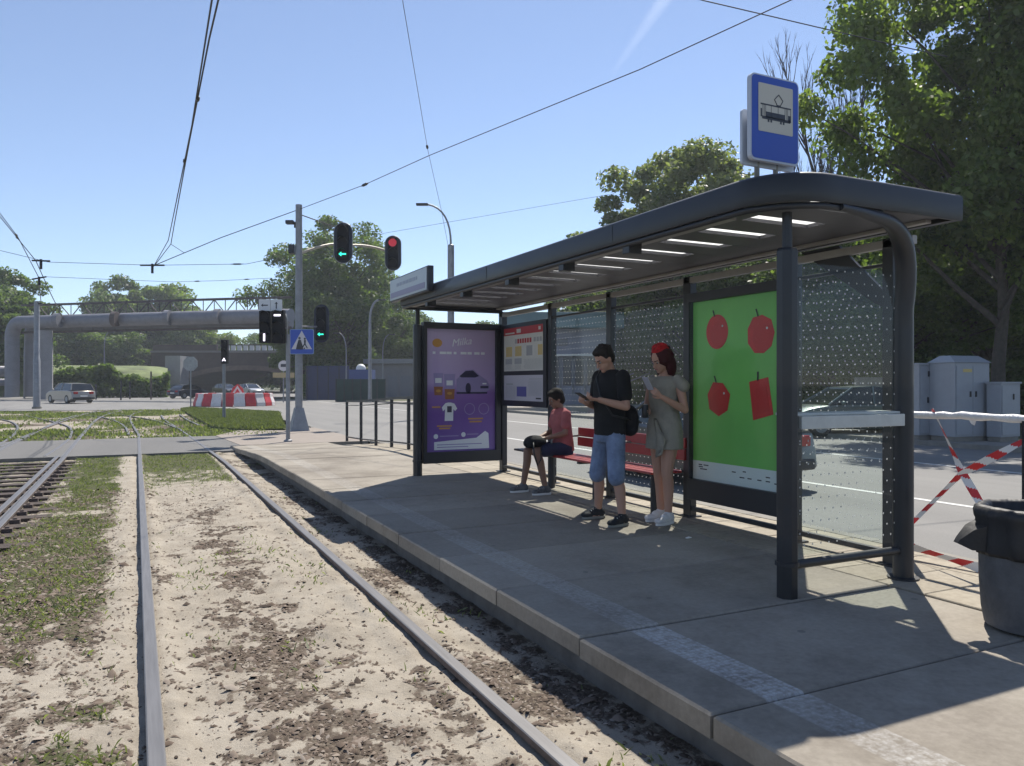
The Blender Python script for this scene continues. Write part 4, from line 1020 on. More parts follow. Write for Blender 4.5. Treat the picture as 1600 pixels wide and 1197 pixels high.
# ---- standing man, local frame: +x forward, +y his left, z up
def standing_man():
    o = thing('person', (4.05, 6.15, PZ), 'man in black t-shirt and blue denim shorts standing and looking down at a phone', 'person', rz=math.pi+R(4))
    hipz, shz = .86, 1.375
    aL, aR = Vector((.02, .215, .075)), Vector((-.02, -.215, .075))
    kL, kR = Vector((.05, .165, .455)), Vector((.03, -.155, .455))
    hL, hR = Vector((0, .085, hipz)), Vector((0, -.085, hipz))
    b = MB()
    for a, k_, h in ((aL, kL, hL), (aR, kR, hR)):
        limb(b, [h, k_, k_.lerp(a, .3)+Vector((-.018, 0, 0)), a, a-Vector((0, 0, .03))], [.078, .052, .054, .034, .036])
        capsule(b, a-Vector((.02, 0, .03)), a+Vector((.10, 0, -.045)), .034, .028)
    rings(b, [(0, 0, .80, .085, .12), (0, 0, .90, .105, .155), (.005, 0, 1.02, .092, .135), (.01, 0, 1.15, .10, .145), (0, 0, 1.28, .11, .165), (-.01, 0, 1.36, .095, .15), (-.01, 0, 1.42, .06, .09)])
    nk = Vector((-.005, 0, 1.41)); hc = Vector((.065, 0, 1.545))
    capsule(b, nk, hc+Vector((-.03, 0, -.03)), .056, .052)
    P, Mh = head(b, hc, 30, .98)
    sL, sR = Vector((-.01, .185, shz)), Vector((-.01, -.185, shz))
    eL, eR = Vector((.015, .265, 1.10)), Vector((-.01, -.255, 1.10))
    wL, wR = Vector((.245, .165, 1.165)), Vector((.235, -.06, 1.13))
    for s_, e_, w_ in ((sL, eL, wL), (sR, eR, wR)):
        limb(b, [s_, s_.lerp(e_, .5), e_, e_.lerp(w_, .3), w_], [.052, .044, .037, .040, .026])
    hand(b, wL, (.93, -.28, .10), (0, -.25, 1), 62, -1, .95); hand(b, wR, (.85, .45, .1), (0, .3, 1), 62, 1, .95)
    remeshed(b, 'body', SK, o, .0058)
    facebits(P, Mh, o, I4)
    # shirt
    b = MB()
    rings(b, [(-.0, 0, .825, .125, .185), (0, 0, .92, .13, .19), (.005, 0, 1.05, .125, .18), (.01, 0, 1.18, .128, .185), (0, 0, 1.30, .132, .20), (-.01, 0, 1.385, .11, .185), (-.01, 0, 1.43, .075, .105), (-.008, 0, 1.45, .062, .068)], 24)
    for s_, e_ in ((sL, eL), (sR, eR)): capsule(b, s_+Vector((0, 0, .005)), s_.lerp(e_, .62), .068, .070)
    sh_ = remeshed(b, 'tshirt', cloth('black_cotton', (.014, .014, .015)), o, .0085, smooth_it=3)
    # shorts
    b = MB()
    rings(b, [(0, 0, .76, .115, .16), (0, 0, .86, .122, .175), (0, 0, .93, .11, .165)], 20)
    for h, k_ in ((hL, kL), (hR, kR)): limb(b, [h, h.lerp(k_, .5), k_.lerp(h, -.04)], [.098, .088, .082])
    remeshed(b, 'denim_shorts', cloth('blue_denim', (.17, .22, .33), noise=.4, ns=6), o, .009, smooth_it=2)
    # hair: short dark
    b = MB(); b.ball(P((-.022, 0, .045)), (.096, .083, .092), 18, 12, Mh); b.ball(P((.035, 0, .095)), (.055, .065, .035), 14, 8, Mh); b.ball(P((-.055, 0, -.005)), (.058, .07, .07), 14, 8, Mh)
    rr = random.Random(4)
    for k in range(46):
        a = rr.uniform(0, 6.28); e = rr.uniform(.15, 1.4); b.ball(P((-.022+.09*math.cos(a)*math.cos(e), .078*math.sin(a)*math.cos(e), .05+.088*math.sin(e))), rr.uniform(.012, .02), 6, 4)
    remeshed(b, 'hair', cloth('dark_hair', (.02, .016, .014)), o, .007, smooth_it=1)
    for a in (aL, aR): shoe(o, (a.x, a.y, 0), (1, .12 if a is aL else -.12, 0), 1.03, cloth('dark_canvas', (.03, .032, .036)), mat('sole_grey', (.24, .24, .22), .7), M_white)
    # shoulder bag at the back hip
    b = MB(); b.ball((-.14, .12, .97), (.065, .12, .145), 16, 12); b.ball((-.14, .12, .90), (.06, .11, .085), 16, 10)
    t_ = thing('shoulder_bag', (0, 0, 0), 'black bag hanging behind the hip of the man in denim shorts', 'bag')
    t_.matrix_world = Matrix.Translation(o.location) @ Matrix.Rotation(o.rotation_euler.z, 4, 'Z')
    remeshed(b, 'bag_body', cloth('black_nylon', (.012, .012, .014)), t_, .009, smooth_it=3)
    b = MB(); b.tube([(-.14, .12, 1.08), (-.135, .06, 1.25), (-.10, -.08, 1.42), (.02, -.12, 1.46), (.11, -.06, 1.36), (.15, .05, 1.20), (.10, .17, 1.02), (-.08, .20, .98)], .010, 6); sobj = b.build('strap', M_black, None, smooth=True); sobj.parent = t_
    # phone
    ph = thing('phone', (0, 0, 0), 'dark phone held up in both hands by the man in the black t-shirt', 'phone'); ph.matrix_world = t_.matrix_world.copy()
    Mp = Matrix.Translation((.345, .045, 1.195)) @ Matrix.Rotation(R(-28), 4, 'Y')
    b = MB(); b.box(-.075, .075, -.037, .037, -.004, .004, Mp); q = b.build('case', M_black, None, bevel=.003); q.parent = ph
    b = MB(); b.box(-.070, .070, -.033, .033, .0042, .0052, Mp); q = b.build('screen', mat('phone_glass', (.02, .022, .03), .1), None); q.parent = ph
standing_man()

def standing_woman():
    o = thing('person', (4.50, 5.90, PZ), 'woman with bright red hair in a short olive grey dress and white sneakers', 'person', rz=math.pi+R(10))
    hipz, shz = .90, 1.36
    aL, aR = Vector((.03, .075, .08)), Vector((-.04, -.085, .08)); kL, kR = Vector((.05, .075, .48)), Vector((.0, -.075, .48)); hL, hR = Vector((0, .085, hipz)), Vector((0, -.085, hipz))
    b = MB()
    for a, k_, h in ((aL, kL, hL), (aR, kR, hR)):
        limb(b, [h, h.lerp(k_, .35), k_, k_.lerp(a, .3)+Vector((-.015, 0, 0)), a, a-Vector((0, 0, .03))], [.095, .083, .054, .053, .033, .034]); capsule(b, a-Vector((.02, 0, .03)), a+Vector((.09, 0, -.05)), .032, .026)
    rings(b, [(0, 0, .82, .10, .14), (0, 0, .92, .108, .16), (0, 0, 1.06, .085, .12), (.01, 0, 1.18, .10, .132), (.0, 0, 1.28, .10, .145), (-.01, 0, 1.35, .08, .13), (-.01, 0, 1.40, .05, .07)])
    hc = Vector((.055, 0, 1.535)); capsule(b, (-.005, 0, 1.39), hc+Vector((-.03, 0, -.03)), .047, .045); P, Mh = head(b, hc, 24, .95)
    sL, sR = Vector((-.01, .165, 1.335)), Vector((-.01, -.165, 1.335)); eL, eR = Vector((-.02, .235, 1.07)), Vector((.02, -.21, 1.07)); wL, wR = Vector((.20, .155, 1.19)), Vector((.22, .0, 1.045))
    for s_, e_, w_ in ((sL, eL, wL), (sR, eR, wR)): limb(b, [s_, s_.lerp(e_, .5), e_, e_.lerp(w_, .3), w_], [.046, .042, .034, .036, .024])
    hand(b, wL, (.75, -.30, .55), (0, -.6, .4), 60, -1, .88); hand(b, wR, (.95, .15, .1), (0, .8, .3), 70, 1, .88)
    remeshed(b, 'body', SK, o, .0058); facebits(P, Mh, o, I4, .95)
    b = MB(); OL = cloth('olive_grey_cloth', (.27, .255, .215), noise=.12, ns=5)
    rings(b, [(.005, 0, .70, .155, .195), (.0, 0, .80, .145, .195), (0, 0, .92, .135, .185), (0, 0, 1.05, .112, .15), (.01, 0, 1.17, .125, .158), (.005, 0, 1.28, .122, .165), (-.01, 0, 1.35, .10, .155), (-.01, 0, 1.385, .065, .10)], 26)
    for s_, sg_ in ((sL, 1), (sR, -1)): capsule(b, s_+Vector((0, -.01*sg_, .01)), s_+Vector((-.01, .05*sg_, -.045)), .057, .062)
    remeshed(b, 'dress', OL, o, .009, smooth_it=3)
    b = MB(); b.loft([[Vector((.13, -.02, .99)), Vector((.145, .03, .99)), Vector((.142, .03, .98)), Vector((.127, -.02, .98))], [Vector((.165, .05, .80)), Vector((.15, .15, .80)), Vector((.143, .15, .79)), Vector((.158, .05, .79))], [Vector((.19, .06, .63)), Vector((.16, .11, .66)), Vector((.153, .11, .655)), Vector((.183, .06, .625))]])
    q = b.build('wrap_front', OL, None, smooth=True); q.parent = o
    b = MB(); b.ball(P((-.035, 0, .03)), (.108, .105, .115), 18, 12, Mh); b.ball(P((-.06, 0, -.06)), (.075, .10, .12), 16, 10, Mh); b.ball(P((-.05, .07, -.09)), (.06, .035, .11), 12, 8); b.ball(P((-.05, -.07, -.09)), (.06, .035, .11), 12, 8)
    rr = random.Random(8)
    for k in range(60):
        a = rr.uniform(0, 6.28); e = rr.uniform(-.5, 1.4); b.ball(P((-.035+.105*math.cos(a)*math.cos(e)*(1 if math.cos(a) < .3 else .75), .10*math.sin(a)*math.cos(e), .03+.11*math.sin(e))), rr.uniform(.015, .026), 6, 4)
    remeshed(b, 'hair', cloth('dark_red_hair', (.045, .010, .012)), o, .008, smooth_it=1)
    b = MB(); b.ball(P((-.03, 0, .083)), (.086, .082, .072), 18, 12, Mh)
    for k in range(40):
        a = rr.uniform(0, 6.28); e = rr.uniform(.25, 1.3); b.ball(P((-.03+.088*math.cos(a)*math.cos(e), .085*math.sin(a)*math.cos(e), .07+.09*math.sin(e))), rr.uniform(.010, .018), 6, 4)
    remeshed(b, 'hair_crown', cloth('bright_red_hair', (.36, .014, .018), noise=.6, ns=40), o, .008, smooth_it=1)
    for a in (aL, aR): shoe(o, (a.x, a.y, 0), (1, .1 if a is aL else -.15, 0), 1.04, cloth('white_canvas', (.62, .61, .62), noise=.08), mat('sole_white', (.7, .69, .68), .6), M_white)
    Mw = Matrix.Translation(o.location) @ Matrix.Rotation(o.rotation_euler.z, 4, 'Z')
    ph = thing('phone', (0, 0, 0), 'pale phone held up near the chest of the woman with red hair', 'phone'); ph.matrix_world = Mw
    Mp = Matrix.Translation((.315, .085, 1.315)) @ Matrix.Rotation(R(-55), 4, 'Y')
    b = MB(); b.box(-.07, .07, -.035, .035, -.004, .004, Mp); q = b.build('case', mat('phone_lilac', (.40, .40, .46), .4), None, bevel=.003); q.parent = ph
    b = MB(); b.box(-.066, .066, -.031, .031, .0042, .0052, Mp); q = b.build('screen', mat('phone_glass', (.02, .022, .03), .1), None); q.parent = ph
    cp = thing('drink_can', (0, 0, 0), 'dark drink can held low in the other hand of the woman in the olive dress', 'can'); cp.matrix_world = Mw
    b = MB(); b.tube([(.305, .045, 1.0), (.305, .045, 1.006), (.305, .045, 1.11), (.305, .045, 1.12)], [.026, .031, .031, .025], 16); q = b.build('can_body', M_black, None, smooth='auto'); q.parent = cp
    b = MB(); b.tube([(.305, .045, 1.1205), (.305, .045, 1.123)], .024, 16); q = b.build('can_top', M_steel, None); q.parent = cp
standing_woman()

def sitting_person():
    o = thing('person', (4.66, 8.12, PZ), 'person in pink t-shirt and dark shorts sitting on the bench', 'person', rz=math.pi-R(4))
    b = MB(); hz = .53
    hL, hR = Vector((0, .09, hz)), Vector((0, -.09, hz)); kL, kR = Vector((.40, .12, .51)), Vector((.42, -.10, .50)); aL, aR = Vector((.30, .16, .075)), Vector((.46, -.14, .075))
    for a, k_, h in ((aL, kL, hL), (aR, kR, hR)): limb(b, [h, k_, k_.lerp(a, .3)+Vector((-.015, 0, 0)), a, a-Vector((0, 0, .03))], [.075, .050, .050, .031, .033]); capsule(b, a-Vector((.02, 0, .03)), a+Vector((.09, 0, -.05)), .032, .026)
    rings(b, [(-.01, 0, .47, .10, .14), (-.005, 0, .56, .11, .15), (.0, 0, .70, .09, .12), (.02, 0, .84, .095, .13), (.02, 0, .94, .09, .14), (.02, 0, 1.0, .06, .09)])
    hc = Vector((.085, 0, 1.125)); capsule(b, (.02, 0, .985), hc+Vector((-.03, 0, -.03)), .047, .045); P, Mh = head(b, hc, 22, .93)
    sL, sR = Vector((.02, .155, .945)), Vector((.02, -.155, .945)); eL, eR = Vector((.06, .20, .72)), Vector((.06, -.20, .72)); wL, wR = Vector((.26, .11, .665)), Vector((.26, -.09, .66))
    for s_, e_, w_ in ((sL, eL, wL), (sR, eR, wR)): limb(b, [s_, e_, e_.lerp(w_, .3), w_], [.044, .034, .035, .023])
    hand(b, wL, (.95, -.2, .05), (0, -.4, -1), 35, 1, .85); hand(b, wR, (.95, .2, .05), (0, .4, -1), 35, -1, .85)
    remeshed(b, 'body', SKD, o, .0058); facebits(P, Mh, o, I4, .93)
    b = MB()
    rings(b, [(-.01, 0, .50, .13, .17), (-.005, 0, .60, .125, .165), (.0, 0, .72, .115, .15), (.02, 0, .85, .118, .155), (.02, 0, .94, .11, .16), (.02, 0, 1.0, .07, .10), (.02, 0, 1.02, .055, .06)], 22)
    for s_, e_ in ((sL, eL), (sR, eR)): capsule(b, s_, s_.lerp(e_, .6), .058, .060)
    remeshed(b, 'tshirt', cloth('pink_cotton', (.36, .11, .115), noise=.2), o, .009, smooth_it=3)
    b = MB(); rings(b, [(0, 0, .44, .12, .165), (0, 0, .52, .125, .17), (0, 0, .56, .11, .155)], 20)
    for h, k_ in ((hL, kL), (hR, kR)): limb(b, [h, h.lerp(k_, .75)], [.09, .078])
    remeshed(b, 'shorts', cloth('navy_cotton', (.03, .035, .075)), o, .009, smooth_it=2)
    b = MB(); b.ball(P((-.022, 0, .045)), (.096, .085, .094), 18, 12, Mh); b.ball(P((.035, 0, .092)), (.055, .065, .036), 14, 8, Mh); b.ball(P((-.055, 0, -.015)), (.06, .073, .08), 14, 8, Mh)
    remeshed(b, 'hair', cloth('dark_hair', (.02, .016, .014)), o, .008, smooth_it=1)
    for a in (aL, aR): shoe(o, (a.x, a.y, 0), (1, 0, 0), .98, cloth('grey_canvas', (.12, .12, .125), noise=.6, ns=14), mat('sole_white', (.7, .69, .68), .6), M_white)
    t_ = thing('backpack', (0, 0, 0), 'black bag resting on the lap of the person sitting on the bench', 'bag'); t_.matrix_world = Matrix.Translation(o.location) @ Matrix.Rotation(o.rotation_euler.z, 4, 'Z')
    b = MB(); b.ball((.37, .02, .625), (.13, .16, .07), 16, 12); b.ball((.44, .02, .60), (.07, .13, .06), 12, 8); remeshed(b, 'bag_body', cloth('black_nylon', (.012, .012, .014)), t_, .009, smooth_it=3)
    b = MB(); b.tube([(.46, .17, .62), (.47, .215, .50), (.43, .225, .36), (.38, .21, .42), (.36, .17, .58)], .008, 6); q = b.build('strap', M_black, None, smooth=True); q.parent = t_
sitting_person()

# ------------------------------------------------------------------ TREES
def make_tree(seed, H, CR, base, ncl, nleaf, lsize, lmat, cr_sq=1.0, clump=1.0, trunk_r=.28, openness=.0, name=None):
    r = np.random.default_rng(seed); rr = random.Random(seed)
    cz = (H+base)/2; hz = (H-base)/2
    cen = []
    tries = 0
    while len(cen) < ncl and tries < 20000:
        tries += 1
        v = r.normal(size=3); v /= np.linalg.norm(v); rad = r.random()**.38
        p = v*rad; 
        a = math.atan2(p[1], p[0]); lump = 1+.22*math.sin(3*a+seed)+.13*math.sin(5*a+seed*2+p[2]*3)
        q = np.array([p[0]*CR*lump, p[1]*CR*lump, cz+p[2]*hz*(1+.08*math.sin(4*a))])
        if p[2] < -.2: q[:2] *= 1.0-.2*(-p[2])
        if all(np.linalg.norm(q-c) > clump*.62 for c in cen): cen.append(q)
    cen = np.array(cen)
    # trunk and limbs
    b = MB(); top = Vector((rr.uniform(-.4, .4), rr.uniform(-.4, .4), base+(H-base)*.72))
    tp = [Vector((0, 0, -.2)), Vector((0, 0, .15)), Vector((rr.uniform(-.1, .1), rr.uniform(-.1, .1), base*.6)), Vector((rr.uniform(-.25, .25), rr.uniform(-.25, .25), base+.3)), top.lerp(Vector((0, 0, base)), .5)+Vector((rr.uniform(-.3, .3), rr.uniform(-.3, .3), 0)), top]
    b.tube(tp, [trunk_r*1.35, trunk_r*1.05, trunk_r*.9, trunk_r*.75, trunk_r*.4, trunk_r*.1], 10)
    for c in cen[::2][:46]:
        c = Vector(c); z0 = base*.75+max(0, (c.z-base))*rr.uniform(.25, .6); k = min(1, max(0, (z0-base)/(top.z-base)))
        s0 = Vector((0, 0, z0)).lerp(Vector((top.x, top.y, z0)), k)
        mid = s0.lerp(c, .5)+Vector((rr.uniform(-.4, .4), rr.uniform(-.4, .4), rr.uniform(-.1, .5)))
        w0 = trunk_r*(.42-.28*k); b.tube([s0, s0.lerp(mid, .5)+Vector((rr.uniform(-.15, .15), rr.uniform(-.15, .15), 0)), mid, mid.lerp(c, .6)+Vector((rr.uniform(-.2, .2), rr.uniform(-.2, .2), .1)), c], [w0, w0*.75, w0*.5, w0*.3, w0*.12], 6, cap=False)
    tm = b.build('trunk', M_bark, None, smooth=True, fix=False)
    # leaves
    n = len(cen); k = r.integers(0, n, nleaf)
    cs = clump*r.uniform(.7, 1.3, n)
    d = r.normal(size=(nleaf, 3)); d /= np.linalg.norm(d, axis=1)[:, None]; rad = (r.random(nleaf)**.5)
    P = cen[k]+d*(rad*cs[k])[:, None]*np.array([1, 1, .62])
    P[:, 2] -= .12*clump*rad**2
    s = lsize*r.uniform(.6, 1.35, nleaf)
    nrm = r.normal(size=(nleaf, 3))*.75+np.array([0, 0, .7])+d*.35; nrm /= np.linalg.norm(nrm, axis=1)[:, None]
    t1 = np.cross(nrm, r.normal(size=(nleaf, 3))); t1 /= np.linalg.norm(t1, axis=1)[:, None]; t2 = np.cross(nrm, t1)
    V = np.stack([P-t1*s[:, None]*.55, P+t2*s[:, None]*.36+nrm*s[:, None]*.08, P+t1*s[:, None]*.55, P-t2*s[:, None]*.36+nrm*s[:, None]*.08], 1)
    tone = np.clip(r.normal(.45, .2, nleaf)+r.normal(0, .16, n)[k], 0, 1)
    cm = npmesh('crown', V.reshape(-1, 3), np.arange(nleaf*4).reshape(-1, 4), lmat, attr={'tone': np.repeat(tone, 4)})
    return tm, cm
TYPES = {}
TYPES['big'] = make_tree(3, 17, 5.6, 3.2, 112, 62000, .20, M_leafA, clump=1.12, trunk_r=.26)
TYPES['big2'] = make_tree(12, 17, 5.0, 3.2, 110, 56000, .20, M_leafB, clump=1.2, trunk_r=.30)
TYPES['mid'] = make_tree(21, 12, 4.6, 1.8, 120, 60000, .20, M_leafB, clump=1.1, trunk_r=.25)
TYPES['pale'] = make_tree(33, 14, 5.0, 2.4, 130, 55000, .25, M_leafC, clump=1.1, trunk_r=.28)
TYPES['far'] = make_tree(40, 14, 5.6, 1.2, 110, 34000, .38, M_leafA, clump=1.45, trunk_r=.3)
TYPES['far2'] = make_tree(47, 14, 5.2, 1.0, 110, 34000, .38, M_leafB, clump=1.4, trunk_r=.3)
used_t = set()
def tree(tp, p, label, sc=1.0, rz=0, sz=None, group=None, name=None):
    nm = name or ('leafy_bush' if tp == 'bush' else 'broadleaf_tree')
    o = thing(nm, (p[0], p[1], p[2] if len(p) > 2 else 0), label, 'bush' if nm == 'leafy_bush' else 'tree', group, rz)
    o.scale = (sc, sc, sz or sc)
    for src in TYPES[tp]:
        if tp in used_t: c = src.copy(); S.collection.objects.link(c)
        else: c = src
        c.parent = o
    used_t.add(tp)
    return o
g1 = 'trees lining the far side of the road behind the shelter'
tree('big', W(1560, 24), 'tall light green tree at the right edge rising high above the grey cabinets', .82, 1.0, 1.08)
tree('big2', W(1745, 23), 'tall dark tree cut off by the right edge of the photo', 1.0, 2.2)
tree('big2', W(1470, 31), 'dark tree behind the bent shelter post and the left grey cabinet', .68, .3, .66, g1)
tree('mid', W(1405, 30), 'bright tree seen just left of the bent shelter post through the dotted glass', .85, 2.0, .72, g1)
tree('mid', W(1300, 34), 'tree behind the near glass wall of the shelter under the bare tree', 1.0, 4.0, .76, g1)
tree('big', W(1680, 34), 'second row tree filling the gap behind the right edge tree', 1.0, 4.0, .8, g1)
tree('mid', W(1215, 40), 'dark tree hidden behind the green poster', 1.1, 5.0, .95, g1)
tree('big2', W(1545, 38), 'shaded tree standing deep behind the middle cabinet', 1.1, 5.5, .75, g1)
tree('mid', W(1130, 46), 'dark green tree behind the right end of the bench', 1.15, 1.2, .95, g1)
tree('pale', W(1078, 46), 'round pale green tree showing above the middle of the shelter roof', 1.06, .5, 1.14)
tree('pale', W(1155, 52), 'pale green tree right behind the tram stop sign foot', 1.0, 2.5, 1.06)
tree('mid', W(1000, 52), 'dark tree right of the pavilion behind the standing man', 1.1, 3.0, .85, g1)
tree('far2', W(930, 76), 'dark tree behind the teal roof of the pavilion', 1.0, 1.0, .8, g1)
tree('far', W(835, 82), 'small tree top seen above the timetable board', .9, 2.2, .68, g1)
tree('far2', W(760, 105), 'far bush-like tree seen above the purple poster', 1.0, .2, .72, g1)
tree('far', W(700, 105), 'far tree behind the street lamp pole', 1.0, 3.2, .68, g1)
tree('mid', W(1640, 42), 'dark tree in the back row beyond the right cabinets', 1.2, .9, 1.1, g1)
tree('far2', W(1380, 55), 'large dark tree at the back closing the view through the glass end wall', 1.2, 1.9, .95, g1)
tree('far2', W(1480, 60), 'large dark tree at the back closing the view right of the shelter', 1.3, 2.9, .95, g1)
tree('far2', W(1230, 62), 'large dark tree at the back behind the poster case', 1.2, .9, .9, g1)
tree('far2', W(1090, 68), 'large dark tree at the back behind the round pale tree', 1.2, 4.9, .95, g1)
# centre tree behind the traffic lights
tree('mid', W(528, 84), 'large green tree behind the traffic lights on the curved arm', 1.62, .7, 1.62)
tree('mid', W(474, 88), 'dark left lobe of trees behind the tall grey signal pole', .9, 2.7, 1.15)
tree('mid', W(604, 94), 'smaller tree right of the big one below the red traffic light', 1.1, 3.3, 1.12)
tree('far2', W(640, 102), 'dark tree behind the grey garage left of the shelter', .8, 4.3, .8)
tree('far2', W(520, 90), 'dark tree deep behind the large tree at the traffic lights', .7, 1.3, .7)
# far left trees
gl_ = 'trees behind the pipe bridge'
for k, (px, d, tp, sc, szz, rz, lb) in enumerate([
    (190, 140, 'far2', 1.25, 1.22, .5, 'dark tree above the pipe bridge left of the pale one'), (250, 140, 'far', 1.35, 1.10, 1.5, 'tall tree top right under the wire hanger above the pipe bridge'),
    (300, 138, 'far', 1.1, 1.03, 2.5, 'paler tree right of the tall one above the pipe bridge'), (10, 88, 'far2', 1.0, 1.06, .9, 'dark tree at the left edge behind the upright pipe'),
    (112, 120, 'far', .8, 1.08, 3.5, 'small tree between the left edge tree and the pipe bridge trees'), (60, 125, 'far2', 1.1, .75, 4.4, 'low dark tree seen under the left part of the pipe'),
    (150, 122, 'far2', 1.1, .75, 2.1, 'low dark tree seen under the pipe above the green bank'), (215, 142, 'far2', 1.1, .75, .1, 'low dark tree seen under the pipe left of the brick bridge'),
    (345, 150, 'far', 1.0, .80, .7, 'far tree behind the brick bridge parapet'), (400, 152, 'far2', 1.0, .82, 5.0, 'far dark tree behind the right part of the brick bridge'), (-40, 100, 'far2', 1.1, 1.05, 3.9, 'dark tree just cut by the left edge'),
    (440, 140, 'far2', 1.0, .85, 5.9, 'far dark tree behind the bridge end and the signals')]):
    tree(tp, W(px, d), lb, sc, rz, sc*szz/ (1 if sc else 1), gl_)
# bare tree
def bare_tree(p, H, label, seed):
    o = thing('bare_tree', p, label, 'tree'); r = random.Random(seed); b = MB(); b2 = MB()
    def br(p0, d, L, w, lev, bb):
        pts = [p0]; dd = d.copy(); n = 4
        for i in range(n):
            dd = (dd+Vector((r.uniform(-.09, .09), r.uniform(-.09, .09), .09))).normalized(); pts.append(pts[-1]+dd*L/n)
        bb.tube(pts, [w*(1-.75*i/n) for i in range(n+1)], 6 if lev < 2 else 4, cap=False)
        if lev >= 5: return
        m = (8, 5, 5, 4, 3)[lev]
        for i in range(m):
            f = r.uniform(.35, 1.0) if lev else r.uniform(.38, .98); q = pts[min(n-1, int(f*n))].lerp(pts[min(n, int(f*n)+1)], f*n % 1)
            ax = Vector((r.uniform(-1, 1), r.uniform(-1, 1), r.uniform(.2, .9))).normalized(); nd = (dd*1.0+ax*.5).normalized()
            br(q, nd, L*r.uniform(.42, .62), w*.5, lev+1, b2)
    br(Vector(p)-Vector((0, 0, .2)), Vector((0, 0, 1)), H*.72, .2, 0, b)
    b.build('trunk', M_twig, o, smooth=True, fix=False); b2.build('twigs', M_twig, o, fix=False)
bare_tree(W(1306, 33), 12.6, 'bare leafless tree rising behind the tram stop sign', 6)
# hedges and bushes
def hedge(label, p0, p1, wd, h0, h1, n, ls, m, z0=0, name='hedge'):
    p0, p1 = Vector(p0), Vector(p1); d = p1-p0; L = d.length; u = d/L; q = Vector((-u.y, u.x, 0))
    r = np.random.default_rng(int(L*10)+n)
    s = r.random(n)*L; hh = h0+(h1-h0)*fbm(s*.35+3, s*0+1.5, 4, .6); v = r.random(n)**.6*hh; w_ = (r.random(n)-.5)*wd*(1-.3*(v/hh)**2)*(.8+.5*fbm(s*.8, v*1.2, 3))
    P = np.stack([p0.x+u.x*s+q.x*w_, p0.y+u.y*s+q.y*w_, z0+v], -1)
    sz = ls*r.uniform(.6, 1.3, n); nr = r.normal(size=(n, 3))+np.array([0, 0, .5]); nr /= np.linalg.norm(nr, axis=1)[:, None]
    t1 = np.cross(nr, r.normal(size=(n, 3))); t1 /= np.linalg.norm(t1, axis=1)[:, None]; t2 = np.cross(nr, t1)
    V = np.stack([P-t1*sz[:, None]*.5, P+t2*sz[:, None]*.35, P+t1*sz[:, None]*.5, P-t2*sz[:, None]*.35], 1)
    tone = np.clip(r.normal(.4, .2, n)+(fbm(s*.5, v, 3)-.5), 0, 1)
    o = npmesh(name, V.reshape(-1, 3), np.arange(n*4).reshape(-1, 4), m, attr={'tone': np.repeat(tone, 4)}, kind='stuff')
    tag(o, label, 'hedge'); return o
hedge('dark shrub belt below the green bank under the pipe', W(60, 80), W(262, 86), 5, .9, 4.6, 26000, .4, M_leafB)
hedge('dark undergrowth behind the grey cabinets across the road', W(1395, 30), W(1800, 27), 3, 1.2, 3.0, 26000, .2, M_leafB)
hedge('shrubs behind the road seen through the shelter glass', W(1010, 48), W(1390, 33), 3, 1.0, 2.8, 26000, .24, M_leafB)
hedge('ivy clad shrubs right of the signal poles', W(478, 79), W(520, 81), 3, 1.5, 3.6, 6000, .35, M_leafA)
hedge('distant woodland edge closing the horizon left', W(-300, 170), W(500, 190), 12, 7, 12, 26000, 1.1, M_leafB, name='woodland')
hedge('distant woodland edge closing the horizon behind the shelter', W(480, 140), W(1300, 120), 12, 5, 9, 30000, 1.0, M_leafB, name='woodland')
hedge('distant woodland closing the view on the right', W(1250, 80), W(2200, 60), 8, 7, 11, 30000, .7, M_leafB, name='woodland')

# ------------------------------------------------------------------ HILL BANK
b = MB(); A = [W(60, 88, -.1), W(150, 88, -.1), W(262, 92, -.1)]
rg = []
for px, d0 in ((-150, 88), (50, 88), (110, 88), (170, 89), (225, 91), (262, 93)):
    sc_ = 1 if px < 240 else .9
    rg.append([W(px, d0, -.1), W(px, d0+.5, 1.9*sc_), W(px, d0+8, 3.4*sc_), W(px, d0+14, 3.9*sc_), W(px, d0+30, 4.1), W(px, d0+31, -.1)])
b.loft(rg); bk = b.build('bank', mat('bank_grass', (.13, .16, .06), .95, noise=.6, nscale=.45, bump=.6, bscale=4), None, smooth=True); bk['kind'] = 'structure'
n = 30000; 
b2 = MB(); rg = []
for px, d0 in ((560, 118), (640, 112), (800, 100), (860, 98)):
    rg.append([W(px, d0, -.1), W(px, d0+.5, 2.5), W(px, d0+8, 4.2), W(px, d0+18, 5.0), W(px, d0+24, -.1)])
b2.loft(rg); bk = b2.build('bank', MATS['bank_grass'], None, smooth=True); bk['kind'] = 'structure'

# ------------------------------------------------------------------ PIPE BRIDGE
M_pipe = mat('pipe_cladding', (.19, .195, .22), .6, .3, noise=.15, nscale=1.5); M_truss = mat('rusty_truss', (.07, .055, .055), .8, noise=.3, nscale=3); M_pale = mat('pale_pier', (.25, .25, .265), .85, noise=.15, nscale=1)
pb_ = thing('pipe_bridge', W(200, 72), 'grey district heating pipes carried high over the street on the left', 'pipe bridge')
def pipe_pts(off_z, dd=0): 
    return [W(34, 74+dd, Zat(503, 74)+off_z), W(150, 72+dd, Zat(500, 72)+off_z), W(300, 69+dd, Zat(496, 69)+off_z), W(455, 66+dd, Zat(493, 66)+off_z)]
pt = pipe_pts(0); el_ = bez(W(19, 74.5, 5.6), W(18, 74.5, Zat(503, 74)), pt[0], 8)
b = MB(); b.tube([W(19, 74.5, .2)] + el_ + pt[1:], .62, 16); b.build('main_pipe', M_pipe, pb_, smooth='auto')
